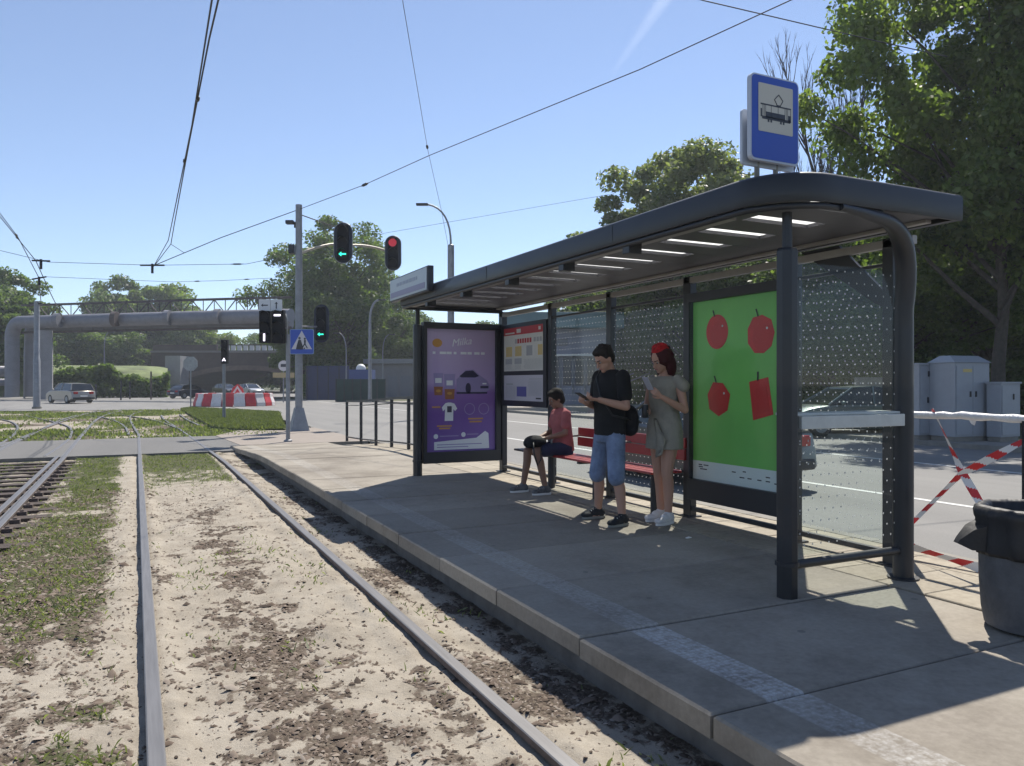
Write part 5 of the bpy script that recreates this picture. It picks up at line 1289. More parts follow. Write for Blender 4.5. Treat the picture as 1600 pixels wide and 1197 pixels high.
b = MB(); p2 = pipe_pts(-.55, 1.7); b.tube([W(46, 76, .2)] + bez(W(46, 76, 5.2), W(46, 76, p2[0].z), p2[0]+(p2[1]-p2[0])*.12, 6) + p2[1:], .45, 14); b.build('return_pipe', M_pipe, pb_, smooth='auto')
b = MB(); b.tube([W(-200, 76, Zat(580, 76)), W(12, 76, Zat(580, 76))], .55, 14); b.build('low_pipe', M_pipe, pb_, smooth=True)
b = MB(); b.tube([W(-200, 74.8, Zat(600, 75)+.2), W(28, 74.8, Zat(600, 75)+.2)], .35, 14); b.build('low_pipe', M_pipe, pb_, smooth=True)
for px in (90, 180, 262, 340, 420):
    a = W(px, 73.5-px*.017, 0); zc = CAMZ+(598-(503-px*.024))/1200*(74-px*.017)
    u = (W(px+10, 73.5-px*.017)-a).normalized(); b = MB(); b.tube([a+Vector((0, 0, zc))-u*.22, a+Vector((0, 0, zc))+u*.22], .68, 16); b.build('pipe_clamp', M_truss if px == 180 else M_pipe, pb_)
dirp = (W(455, 66)-W(34, 74)).normalized(); ang = math.atan2(dirp.y, dirp.x)
# carrying beam and lattice girder behind
for zz, dd in ((-.95, .9), (1.75, 1.4)):
    q = [p+Vector((0, 0, zz)) for p in pipe_pts(0, dd)]; b = MB(); b.tube(q, .14, 4); b.build('girder_chord', M_truss, pb_)
Lp = (W(455, 66)-W(34, 74)).length; nseg = 22
def along(f, dz, dd): p = W(34+(455-34)*f, 74-8*f+dd, 0); return Vector((p.x, p.y, CAMZ+(598-(503-10*f))/1200*(74-8*f)+dz))
for k in range(nseg):
    f = .06+.9*k/nseg; f2 = .06+.9*(k+1)/nseg
    b = MB(); b.tube([along(f, -.9, 1.4), along(f, 1.75, 1.4)], .05, 4); b.build('girder_post', M_truss, pb_)
    b = MB(); b.tube([along(f, .5, 1.4), along(f2, 1.75, 1.4)] if k % 2 else [along(f, 1.75, 1.4), along(f2, .5, 1.4)], .05, 4); b.build('girder_brace', M_truss, pb_)
for px, wd, d in ((72, .55, 73.5),):
    c = W(px, d); b = MB(); b.box(c.x-wd, c.x+wd, c.y-.4, c.y+.4, -.1, Zat(516, d)); b.build('pier', M_pale, pb_, bevel=.03)
# ------------------------------------------------------------------ BRICK RAILWAY BRIDGE
BK = mat('old_brick', (.055, .036, .034), .9, noise=.4, nscale=1.2, bump=.5, bscale=6); BKr = mat('arch_ring_brick', (.12, .08, .068), .9, noise=.3, nscale=2); DK = mat('parapet_stone', (.17, .155, .155), .9, noise=.2)
D = 118
M_wb0 = mat('pale_baluster', (.55, .55, .58), .8)
br = thing('railway_bridge', W(370, D), 'old brick arch railway bridge over the street with balustrade', 'bridge')
pL, pR = W(236, D), W(560, D); ux = (pR-pL).normalized(); uy = Vector((-ux.y, ux.x, 0)); Lb = (pR-pL).length
Mb = Matrix(((ux.x, 0, uy.x, pL.x), (ux.y, 0, uy.y, pL.y), (0, 1, 0, 0), (0, 0, 0, 1)))
def Bx(px): return (px-236)/1200*D
ztop = Zat(548, D); x0, x1 = Bx(272), Bx(492); xc = (x0+x1)/2; ra = (x1-x0)/2; zc0 = .3; zr = Zat(578, D)-zc0
arcp = [(xc+ra*math.cos(R(a)), zc0+zr*math.sin(R(a))) for a in range(0, 181, 10)]
b = MB()
n_ = len(arcp); 
outer = [(Lb, -.1), (Lb, ztop), (0, ztop), (0, -.1)]
poly = [(x1, -.1)] + arcp + [(x0, -.1), (0, -.1), (0, ztop), (Lb, ztop), (Lb, -.1)]
b.prism(poly, 0, 30, Mb); b.build('brick_wall', BK, br)  # wall depth stretched so the archway shades itself dark
b = MB()
for k in range(n_-1):
    a0, a1 = R(10*k), R(10*(k+1)); P4 = []
    pts = [(xc+ra*math.cos(a), zc0+zr*math.sin(a)) for a in (a0, a1)] + [(xc+(ra+.9)*math.cos(a), zc0+(zr+.75)*math.sin(a)) for a in (a1, a0)]
    bb = MB(); bb.prism(pts, -.15, .02, Mb); bb.build('arch_stone', BKr, br)
b = MB(); b.box(0, Lb, -.35, .25, ztop-.25, ztop+.05, Matrix(((ux.x, uy.x, 0, pL.x), (ux.y, uy.y, 0, pL.y), (0, 0, 1, 0), (0, 0, 0, 1)))); b.build('cornice', DK, br)
M3 = Matrix(((ux.x, uy.x, 0, pL.x), (ux.y, uy.y, 0, pL.y), (0, 0, 1, 0), (0, 0, 0, 1)))
k = 0
xx = Bx(352)
while xx < Bx(432):
    b = MB(); b.box(xx, xx+.62, -.2, .1, ztop+.1, ztop+.85, M3); b.build('baluster', M_wb0, br); xx += .95; k += 1
b = MB(); b.box(Bx(345), Bx(440), -.25, .15, ztop+.85, ztop+1.0, M3); b.build('handrail', BK, br)
b = MB(); b.box(Bx(240), Bx(340), -.2, .15, ztop+.05, ztop+.95, M3); b.build('parapet', BK, br)
b = MB(); b.box(Bx(274), Bx(297), -3.5, -.4, -.1, Zat(556, D-2), M3); b.build('pale_pier', M_pale, br)
b = MB(); b.box(Bx(262), Bx(280), -2, -.5, -.1, Zat(575, D), M3); b.build('dark_pier', BK, br)
b = MB(); b.box(Bx(270), Bx(310), -4, -3.6, 0, 1.3, M3); b.build('low_wall', mat('bluish_wall', (.16, .18, .21), .8), br)

# ------------------------------------------------------------------ BUILDINGS
def building(px0, px1, d, z0, z1, depth, label, wallm, roofm=None, over=.3, rh=.25, name='building'):
    a, c = W(px0, d), W(px1, d); u = (c-a).normalized(); v = Vector((-u.y, u.x, 0)); L = (c-a).length
    M = Matrix(((u.x, v.x, 0, a.x), (u.y, v.y, 0, a.y), (0, 0, 1, 0), (0, 0, 0, 1)))
    o = thing(name, (a+c)/2, label, 'building' if name != 'hoarding' else 'fence')
    b = MB(); b.box(0, L, 0, depth, z0, z1, M); b.build('wall', wallm, o)
    if roofm: b = MB(); b.box(-over, L+over, -over, depth+over, z1+.002, z1+rh, M); b.build('roof', roofm, o, bevel=.02)
    return o, M, L
gw = mat('grey_render', (.20, .20, .22), .85, noise=.1, nscale=1); rf_ = mat('grey_roof', (.22, .23, .25), .8, noise=.1)
o, M, L = building(578, 690, 82, -.1, Zat(568, 82), 9, 'low grey garage block with flat roof left of the shelter', gw, rf_, .6, .5)
for k in range(5): b = MB(); b.box(.6+k*(L-1)/5, .6+k*(L-1)/5+(L-1)/5-.3, -.04, .02, 0, 2.3, M); b.build('garage_door', mat('garage_door', (.17, .18, .21), .6), o, bevel=.01)
navy = mat('navy_hoarding', (.03, .04, .10), .8, noise=.15, nscale=2); grn = mat('dark_green_panel', (.012, .04, .036), .85, noise=.3, nscale=2)
o, M, L = building(478, 545, 72, -.1, Zat(571, 72), .2, 'dark blue hoarding wall behind the handrail', navy, None, name='hoarding')
for k in range(4): b = MB(); b.box(k*L/4+.05, k*L/4+.13, -.06, -.002, -.1, Zat(571, 72), M); b.build('batten', M_dark2, o)
o, M, L = building(525, 602, 64, -.1, Zat(592, 64), .15, 'dark green site fence in front of the blue booth', grn, None, name='hoarding')
for k in range(7): b = MB(); b.box(k*L/6-.04, k*L/6+.04, -.06, -.002, -.1, Zat(591, 64), M); b.build('fence_post', M_dark2, o)
o, M, L = building(545, 580, 67, -.1, Zat(577, 67), 2, 'small blue booth with a white dome lamp behind the green fence', mat('booth_blue', (.04, .07, .22), .6), None)
b = MB(); b.ball(W(564, 67.5, Zat(576, 67)), .45, 12, 8); b.build('dome', M_white, o, smooth=True)
# pavilion across the road
o, M, L = building(800, 952, 47, -.1, Zat(513, 47), 10, 'low modern pavilion with pale fascia and dark windows seen through the shelter', mat('pavilion_lilac', (.30, .30, .36), .7, noise=.06, nscale=.8), mat('teal_roof', (.10, .18, .20), .4, noise=.15, nscale=.5), .8, .95)
zt = Zat(553, 47)
b = MB(); b.box(-.1, L+.1, -.35, -.002, zt-.12, zt, M); b.build('ledge', M_white, o)
for k in range(8): b = MB(); b.box(.15+k*L/8, k*L/8+L/8-.1, -.05, -.003, 1.4, zt-.2, M); q = b.build('window', mat('dark_window', (.035, .035, .06), .12), o); 
for k in range(9): b = MB(); b.box(k*L/8-.05, k*L/8+.05, -.10, -.003, .9, zt-.13, M); b.build('mullion', M_pale, o)
b = MB(); b.box(1.6, 3.4, -.08, -.004, zt+.55, zt+.95, M); b.build('sign_board', M_pale, o)
b = MB(); b.box(-3, L+6, -6, -.5, -.1, .25, M); b.build('plinth', mat('plinth_beige', (.40, .36, .31), .85, noise=.1, nscale=1), o)
for k in range(2): b = MB(); b.tube([M @ Vector((L*.72+k*.9, -6, .3)), M @ Vector((L*.72+k*.9, -6, 1.2)), M @ Vector((L*.72+2.6+k*.9, -3.5, 2.1))], .04, 6); b.build('stair_rail', M_steel, o)
# reddish wall far right through the glass
o, M, L = building(1340, 1400, 27, -.1, 1.75, .25, 'low beige wall behind the parked car seen through the glass end', mat('beige_wall', (.26, .23, .20), .85, noise=.15, nscale=2), None)

# ------------------------------------------------------------------ CABINETS
cabm = mat('cabinet_grey', (.30, .315, .34), .5, noise=.07, nscale=3)
def cabinet(px0, px1, d, ztop_, dep, label, roof=False, doors=2, locks=()):
    a, c = W(px0, d), W(px1, d+ .4); u = (c-a).normalized(); v = Vector((-u.y, u.x, 0)); L = (c-a).length
    M = Matrix(((u.x, v.x, 0, a.x), (u.y, v.y, 0, a.y), (0, 0, 1, .09), (0, 0, 0, 1))); zt_ = ztop_-.09
    o = thing('utility_cabinet', (a+c)/2+Vector((0, 0, .09)), label, 'cabinet', 'grey utility cabinets across the road')
    b = MB(); b.box(0, L, 0, dep, .12, zt_-(.18 if roof else .05), M); b.build('body', cabm, o, bevel=.008)
    b = MB(); b.box(.03, L-.03, .03, dep-.03, 0, .12, M); b.build('plinth', M_conc, o)
    b = MB()
    if roof: b.loft([[M @ Vector(p) for p in ((-.04, -.04, zt_-.179), (L+.04, -.04, zt_-.179), (L+.04, dep+.04, zt_-.179), (-.04, dep+.04, zt_-.179))], [M @ Vector(p) for p in ((.10, dep*.3, zt_), (L-.10, dep*.3, zt_), (L-.10, dep*.7, zt_), (.10, dep*.7, zt_))]])
    else: b.box(-.03, L+.03, -.03, dep+.03, zt_-.049, zt_, M)
    b.build('lid', cabm, o, bevel=.006)
    for k in range(doors): b = MB(); b.box(.03+k*(L-.06)/doors+.006, .03+(k+1)*(L-.06)/doors-.006, -.018, -.002, .17, zt_-(.26 if roof else .10), M); b.build('door', cabm, o, bevel=.005)
    for (fx, fz) in locks: b = MB(); b.box(fx*L-.02, fx*L+.02, -.04, -.019, fz*zt_-.07, fz*zt_+.07, M); b.build('handle', M_black, o)
    return o, M, L, zt_
cabinet(1436, 1486, 19.6, 2.06, .45, 'left grey cabinet with three black handles and a flat lid', False, 1, ((.27, .86), (.38, .70), (.25, .52)))
o, M, L, zt_ = cabinet(1492, 1546, 19.0, 2.24, .75, 'tallest grey cabinet with a hipped lid standing in the middle', True, 2, ((.42, .55), (.58, .55)))
b = MB(); b.box(.25, .55, -.022, -.0185, zt_-.42, zt_-.34, M); b.build('warning_label', mat('label_yellow', (.55, .42, .15), .6), o)
cabinet(1564, 1594, 18.9, 1.58, .35, 'small low grey cabinet at the right end of the row', False, 1, ((.6, .75),))

# ------------------------------------------------------------------ CARS
def car(label, p, heading, color, L=4.2, Wd=1.75, H=1.45, group=None, suv=False, name='parked_car', cat='car'):
    o = thing(name, p, label, cat, group)
    pm_ = bpy.data.materials.get('paint_'+'%02d%02d%02d' % tuple(int(c*99) for c in color)) or mat('paint_'+'%02d%02d%02d' % tuple(int(c*99) for c in color), color, .3, .35, coat=.6)
    gl = mat('car_glass', (.015, .018, .022), .06, spec=.8)
    k = H/1.45
    lower = [(-L/2, .32), (-L/2+.03, .62*k), (-L/2+.10, .88*k), (-L*.30, .95*k), (L*.22, .93*k), (L*.38, .84*k), (L/2-.08, .68*k), (L/2, .50), (L/2-.02, .28), (L*.40, .22), (-L*.42, .22)]
    def section(prof, w0, f):
        m = MB(); rr_ = []
        for w_, ins in ((-w0, .06), (-w0+.05, .015), (0, 0), (w0-.05, .015), (w0, .06)):
            rr_.append([Vector((x*(1-ins*.3), w_, z-(ins*.6 if z > .6 else -ins*.3))) for x, z in prof])
        m.loft(rr_); return m
    def rot(m): Mz = Matrix.Rotation(heading, 4, 'Z'); m.v = [tuple(Mz @ Vector(v)+Vector(p)) for v in m.v]; return m
    rot(section(lower, Wd/2, 1)).build('body', pm_, o, smooth='auto', bevel=.03)
    # greenhouse
    if suv: cab = [(-L*.46, .93), (-L*.40, 1.38), (-L*.05, 1.45), (L*.10, 1.40), (L*.26, .93)]
    else: cab = [(-L*.42, .93), (-L*.30, 1.36), (-L*.10, 1.45), (L*.06, 1.41), (L*.25, .92)]
    m = MB(); wb, wt = Wd/2-.06, Wd/2-.24
    def wz(z): return wb+(wt-wb)*(z-.93)/.52
    m.loft([[Vector((x, -wz(z), z*k)) for x, z in cab], [Vector((x, wz(z), z*k)) for x, z in cab]])
    rot(m).build('windows', gl, o, smooth='auto')
    m = MB(); rt = [c for c in cab if c[1] > 1.2]; m.loft([[Vector((x, -wz(z)*.99, z*k-.03)) for x, z in rt]+[Vector((x, -wz(z)*.99, z*k+.015)) for x, z in reversed(rt)], [Vector((x, wz(z)*.99, z*k-.03)) for x, z in rt]+[Vector((x, wz(z)*.99, z*k+.015)) for x, z in reversed(rt)]])
    rot(m).build('roof', pm_, o, smooth='auto')
    for sgn in (-1, 1):
        for (xa, xb) in ((cab[0], cab[1]), (cab[-1], cab[-2]), ((-L*.08, .93), (-L*.09, 1.44))):
            m = MB(); m.tube([(xa[0], sgn*(wz(.93)+.008), .93*k), (xb[0], sgn*(wz(xb[1])+.008), xb[1]*k)], .03, 6); rot(m).build('pillar', pm_, o)
        m = MB(); m.ball((L*.16, sgn*(Wd/2+.06), .98*k), (.06, .09, .06)); rot(m).build('mirror', pm_, o, smooth=True)
        for x in (-L*.31, L*.31):
            m = MB(); m.tube([(x, sgn*(Wd/2-.20), .32), (x, sgn*(Wd/2+.005), .32)], .32, 24); wo = rot(m).build('wheel', M_rubber, o, smooth='auto')
            m = MB(); m.tube([(x, sgn*(Wd/2), .32), (x, sgn*(Wd/2+.012), .32)], .20, 18); rot(m).build('rim', M_steel, wo)
        m = MB(); m.box(-L/2-.012, -L/2+.12, sgn*(Wd/2-.32)-.14, sgn*(Wd/2-.32)+.16, .66*k, .82*k); rot(m).build('tail_light', mat('tail_red', (.35, .01, .01), .25), o, bevel=.02)
        m = MB(); m.box(L/2-.22, L/2-.03, sgn*(Wd/2-.34)-.16, sgn*(Wd/2-.34)+.18, .58*k, .70*k); rot(m).build('headlight', mat('headlight', (.6, .6, .6), .15), o, bevel=.02)
    m = MB(); m.box(-L/2-.02, -L/2+.02, -.26, .26, .50, .61); rot(m).build('number_plate', M_white, o)
    m = MB(); m.box(-L/2-.03, -L/2+.2, -Wd/2+.1, Wd/2-.1, .30, .46); m.box(L/2-.15, L/2+.02, -Wd/2+.12, Wd/2-.12, .28, .42); rot(m).build('bumper', M_black, o, bevel=.03)['kind'] = 'stuff'
    return o
hd = math.atan2(1, 0)
car('beige silver estate car driving away on the far street at the left', W(110, 60), R(118), (.30, .28, .25), 4.4, 1.8, 1.55, suv=True, name='car')
car('small dark blue car on the far street left of the striped ring', W(294, 78), R(40), (.03, .035, .06), 4.0, 1.7, 1.4, name='car')
car('white car coming out from under the brick bridge', W(391, 96), R(-70), (.55, .56, .58), 4.2, 1.75, 1.45, name='car')
car('dark car under the brick bridge left of the white one', W(352, 100), R(-70), (.03, .03, .035), 4.2, 1.75, 1.45, name='car')
car('dark grey small car passing on the road behind the green poster', (8.2, 10.0, -.018), R(90), (.045, .048, .055), 3.7, 1.65, 1.42, name='car')
car('grey green car parked across the road seen through the glass end wall', W(1325, 23), R(160), (.14, .17, .16), 4.2, 1.75, 1.45)

# ------------------------------------------------------------------ STREET FURNITURE
def pole(o, p, r0, r1, h, m=M_pole, n=14, nm='pole'):
    b = MB(); b.tube([Vector(p), Vector(p)+Vector((0, 0, h))], [r0, r1], n); return b.build(nm, m, o, smooth='auto')
VX = Vector((CC, -SS, 0)); VY = Vector((SS, CC, 0))         # street-facing frame used by signs that look towards the stop
def fm(p): return Matrix(((VX.x, VY.x, 0, p.x), (VX.y, VY.y, 0, p.y), (0, 0, 1, p.z), (0, 0, 0, 1)))   # local x right, y away, z up
def oval(w_, h, n=10):
    r_ = w_/2; return [(r_*math.cos(R(a)), h/2-r_+r_*math.sin(R(a))) for a in np.linspace(0, 180, n)] + [(r_*math.cos(R(a)), -h/2+r_+r_*math.sin(R(a))) for a in np.linspace(180, 360, n)]
Mf = lambda p: Matrix(((VX.x, 0, VY.x, p.x), (VX.y, 0, VY.y, p.y), (0, 1, 0, p.z), (0, 0, 0, 1)))       # (a right, b up, h away)
G_lit = mat('green_signal', (.03, .75, .45), .4, emit=1.3); R_lit = mat('red_signal', (.55, .03, .05), .4, emit=.25); W_lit = mat('white_signal', (.9, .85, 1.0), .4, emit=1.4); L_off = mat('dark_lens2', (.018, .018, .022), .6, spec=.15)
def arrow_left(s, w_=.13): return [(-s, 0), (-s*.25, s*.62), (-s*.25, s*.2), (s, s*.2), (s, -s*.2), (-s*.25, -s*.2), (-s*.25, -s*.62)]
def signal(p, w_, h, label, lit=None, backboard=True, kind='traffic_light', aspects=3, rim=True, group=None):
    o = thing(kind, p, label, 'traffic light', group)
    hh = h*.86; ww = w_*.62
    if backboard:
        b = MB(); b.prism(oval(w_, h), .02, .05, Mf(p)); b.build('backboard', mat('signal_navy', (.02, .028, .05), .5), o)
        if rim:
            q = MB(); ov = oval(w_, h); pts = [Mf(p) @ Vector((a, c, .018)) for a, c in ov]; q.tube(pts+[pts[0]], .012, 6); q.build('board_rim', M_steel, o)
    b = MB(); b.box(-ww/2, ww/2, -.001 if backboard else 0, .22, -hh/2, hh/2, fm(p)) if not backboard else b.box(-ww/2, ww/2, -.10, .019, -hh/2, hh/2, fm(p)); b.build('housing', mat('signal_black', (.010, .011, .014), .65, spec=.2), o, bevel=.02)
    y0 = -.10 if backboard else 0
    for k in range(aspects):
        z = hh/2-hh/aspects*(k+.5); rl = min(ww*.40, hh/aspects*.40)
        b = MB(); b.tube([fm(p) @ Vector((0, y0-.012, z)), fm(p) @ Vector((0, y0-.002, z))], rl, 20)
        l = lit and lit[0] == k
        lo = b.build('lens', L_off if not (l and lit[1] == 'disc') else lit[2], o)
        # visor
        m = MB(); n = 10; ring0 = []; ring1 = []
        for j in range(n+1):
            a = R(-15+210*j/n); ring0.append(fm(p) @ Vector((rl*1.1*math.cos(a), y0-.001, z+rl*1.1*math.sin(a)))); ring1.append(fm(p) @ Vector((rl*1.1*math.cos(a), y0-.001-rl*(1.3*max(.15, math.sin(a))), z+rl*1.1*math.sin(a))))
        for j in range(n): m.add([ring0[j], ring0[j+1], ring1[j+1], ring1[j]], [(0, 1, 2, 3)])
        m.build('visor', M_black, lo, fix=False)
        if l and lit[1] != 'disc':
            if lit[1] == 'left': pts = [(a*rl*.82, c*rl*.82) for a, c in arrow_left(1)]
            elif lit[1] == 'hbar': pts = [(-rl*.75, -rl*.2), (rl*.75, -rl*.2), (rl*.75, rl*.2), (-rl*.75, rl*.2)]
            elif lit[1] == 'vbar': pts = [(-rl*.2, -rl*.85), (rl*.2, -rl*.85), (rl*.2, rl*.85), (-rl*.2, rl*.85)]
            elif lit[1] == 'chevron': pts = [(-rl*.8, -rl*.6), (0, rl*.8), (rl*.8, -rl*.6), (rl*.4, -rl*.6), (0, rl*.1), (-rl*.4, -rl*.6)]
            pp_ = p+Vector((0, 0, z)); b = MB(); b.prism(pts, y0-.020, y0-.0125, Mf(pp_)); b.build('lit_symbol', lit[2], lo)
    return o
# tall mast
pm0 = W(467, 25)
ms = thing('signal_mast', pm0, 'tall grey signal mast with curved arm standing on the pavement beyond the platform', 'mast')
b = MB(); b.loft([[pm0+Vector((x*s, y*s, z)) for x, y in ((-1, -1), (1, -1), (1, 1), (-1, 1))] for s, z in ((.30, 0), (.28, .03), (.17, .55), (.13, .75))]); b.build('flared_base', M_pole, ms)
pole(ms, pm0, .12, .105, 7.35)
e1 = W(545, 27, Zat(379, 26.5)); e2 = W(608, 29, Zat(393, 29))
b = MB(); b.tube(bez(pm0+Vector((0, 0, 5.75)), W(520, 26, 6.4), e1, 8) + bez(e1, W(575, 28, 6.62), e2, 6)[1:], .045, 8); b.build('curved_arm', mat('arm_beige', (.42, .38, .32), .5, .2), ms, smooth=True)
b = MB(); b.tube([pm0+Vector((0, 0, 7.05)), W(545, 27, Zat(362, 27))], .018, 6); b.build('stay_rod', M_black, ms)
b = MB(); b.box(-.42, -.16, -.1, .1, 6.72, 6.84, fm(pm0)); b.box(-.16, -.1, -.03, .03, 6.6, 6.8, fm(pm0)); b.build('camera', M_dark2, ms, bevel=.02)['kind'] = 'stuff'
b = MB(); b.box(-.32, -.13, -.12, .12, 5.75, 6.05, fm(pm0)); b.build('junction_box', M_dark2, ms, bevel=.02)
signal(W(536, 25.6, Zat(379, 25.6)), .62, 1.36, 'large oval traffic light with a green left arrow on the curved arm', (2, 'left', G_lit))
signal(W(614, 28.5, Zat(395, 28.5)), .60, 1.30, 'oval traffic light showing red at the end of the curved arm', (0, 'disc', R_lit))
signal(W(502, 25.6, Zat(505, 25.6)), .50, 1.28, 'dark traffic light with green left arrow right of the pedestrian crossing sign', (2, 'left', G_lit), backboard=True, rim=False)
b = MB(); b.tube([W(502, 25.65, Zat(510, 25.6)), pm0+Vector((0, 0, 3.4))], .03, 6); b.build('side_bracket', M_pole, ms)
# pedestrian crossing sign
ps_ = W(471.5, 24.7, Zat(533.5, 24.7))
cs = thing('crossing_sign', ps_, 'blue square pedestrian crossing sign with white triangle on the signal mast', 'sign')
b = MB(); b.prism(rrect(-.385, .385, -.40, .40, .05), 0, .02, Mf(ps_)); b.build('plate_rim', mat('rim_blue', (.20, .30, .50), .5), cs)
b = MB(); b.prism(rrect(-.365, .365, -.38, .38, .04), -.004, -.001, Mf(ps_)); b.build('blue_face', M_sb, cs)
b = MB(); b.prism([(-.33, -.24), (.33, -.24), (0, .36)], -.008, -.005, Mf(ps_)); b.build('white_triangle', mat('tri_white', (.58, .56, .58), .5), cs)
b = MB(); k_ = .38
def fig(cx, s, mir=1):
    m = MB()
    m.prism([(cx+s*.05*math.cos(R(a)), .03*0+(-.02)+s*.05*math.sin(R(a))+s*.16) for a in range(0, 360, 45)], -.012, -.009, Mf(ps_))
    m.prism([(cx-s*.04, -.02+s*.10), (cx+s*.05, -.02+s*.10), (cx+s*.04, -.02-s*.08), (cx+mir*s*.14, -.02-s*.26), (cx+mir*s*.09, -.02-s*.27), (cx, -.02-s*.11), (cx-mir*s*.10, -.02-s*.27), (cx-mir*s*.15, -.02-s*.25), (cx-s*.03, -.02-s*.06)], -.012, -.009, Mf(ps_))
    return m
b = fig(.10, .72); b.build('walking_figure', blk, cs)['kind'] = 'stuff'
b = fig(-.07, .85, -1); b.build('walking_figure', mat('fig_grey', (.08, .08, .09), .5), cs)['kind'] = 'stuff'
b = MB()
for k in range(3): b.prism([(-.14+.10*k, -.235), (-.10+.10*k, -.235), (-.08+.10*k, -.19), (-.12+.10*k, -.19)], -.011, -.009, Mf(ps_))
b.build('stripe_marks', blk, cs)['kind'] = 'stuff'
# tram signal post
p5 = W(450, 20.3)
tp_ = thing('signal_post', p5, 'slim grey post carrying the pair of tram signals', 'post')
b = MB(); b.tube([p5, p5+Vector((0, 0, .04)), p5+Vector((0, 0, .06))], [.11, .11, .06], 16); b.build('foot', M_pole, tp_)
pole(tp_, p5, .055, .055, Zat(522, 20.3))
b = MB(); b.tube([p5+Vector((-.02, 0, Zat(525, 20.3))), W(449, 20.3, Zat(498, 20.3)), W(446, 20.3, Zat(491, 20.3)), W(440, 20.3, Zat(489, 20.3))], .02, 6); b.build('bent_conduit', M_steel, tp_, smooth=True)
signal(W(413, 20.1, Zat(510, 20.2)), .46, 1.0, 'left tram signal of the pair showing a short white vertical bar', (2, 'vbar', W_lit), backboard=False)
signal(W(433.5, 20.1, Zat(510, 20.2)), .50, 1.02, 'right tram signal of the pair showing a white horizontal bar', (0, 'hbar', W_lit), backboard=False)
b = MB(); b.tube([W(410, 20.25, Zat(512, 20.2)), p5+Vector((0, 0, Zat(512, 20.3)))], .025, 6); b.build('cross_bracket', M_pole, tp_)
pa_ = W(422.5, 20.1, Zat(476.5, 20.1))
as_ = thing('arrow_sign', pa_, 'white two part sign with left arrow and up arrow above the tram signals', 'sign')
for dx, nm in ((-.155, 'left'), (.155, 'up')):
    b = MB(); b.box(dx-.15, dx+.15, 0, .015, -.15, .15, fm(pa_)); b.build('sign_plate', mat('plate_pale', (.62, .64, .67), .5), as_, bevel=.004)
    pts = [(-.09, 0), (-.03, .05), (-.045, .015), (.09, .015), (.09, -.015), (-.045, -.015), (-.03, -.05)]
    if nm == 'up': pts = [(c, -a) for a, c in pts]
    b = MB(); b.prism([(a+dx, c) for a, c in pts], -.004, -.001, Mf(pa_)); b.build('black_arrow', blk, as_)
b = MB(); b.tube([pa_+Vector((0, .03, -.16)), pa_+Vector((0, .03, .15))], .02, 6); b.build('sign_bracket', M_pole, as_)
# small chevron signal on the island
p6 = W(350, 32.6); o = thing('signal_post', p6, 'thin post of the tram signal standing on the grass island', 'post'); pole(o, p6, .07, .06, 3.4)
signal(W(350, 32.4, Zat(549, 32.4)), .42, 1.18, 'small tram signal with a lit white chevron on the grass island', (2, 'chevron', W_lit), backboard=False)
# octagonal sign seen from behind
p7 = W(298, 46); o = thing('octagon_sign', p7, 'grey back of an octagonal sign on a post beside the grass island', 'sign'); pole(o, p7, .04, .04, 3.0)
pc = p7+Vector((0, 0, Zat(568, 46)))-VY*.05; b = MB(); b.prism([(.46*math.cos(R(a+22.5)), .46*math.sin(R(a+22.5))) for a in range(0, 360, 45)], 0, .02, Mf(pc)); b.build('sign_back', M_steel, o)
# striped ring barrier
rc = W(367, 53.5); M_rb = mat('barrier_red', (.50, .03, .04), .5, noise=.12); M_wb = mat('barrier_white', (.62, .60, .60), .5, noise=.12)
rg_ = thing('barrier_ring', rc, 'ring of red and white plastic traffic barriers on the far street', 'barrier')
N = 22
for k in range(N):
    a0, a1 = 2*math.pi*k/N+.01, 2*math.pi*(k+1)/N-.01
    m = MB(); rgs = []
    for a in (a0, a1):
        e = Vector((math.cos(a), math.sin(a), 0)); rgs.append([rc+e*r_+Vector((0, 0, z)) for r_, z in ((2.72, -.02), (2.70, .22), (2.56, .60), (2.54, .84), (2.40, .84), (2.38, .60), (2.24, .22), (2.22, -.02))])
    m.loft(rgs); m.build('barrier_block', M_rb if k % 2 else M_wb, rg_, bevel=.02)
pt_ = W(371, 56.5, Zat(607, 56.5)); o = thing('chevron_board', W(371, 56.5), 'small red and white triangular warning board standing behind the striped ring', 'sign')
b = MB(); b.prism([(-.5, -.35), (.5, -.35), (.38, .05), (0, .36), (-.38, .05)], 0, .03, Mf(pt_)); b.build('board', M_rb, o)
b = MB(); b.prism([(-.36, -.3), (-.2, -.3), (0, .02), (.2, -.3), (.36, -.3), (0, .24)], -.006, -.001, Mf(pt_)); b.build('white_chevron', M_wb, o)
pole(o, W(371, 56.6), .04, .04, Zat(610, 56.5))
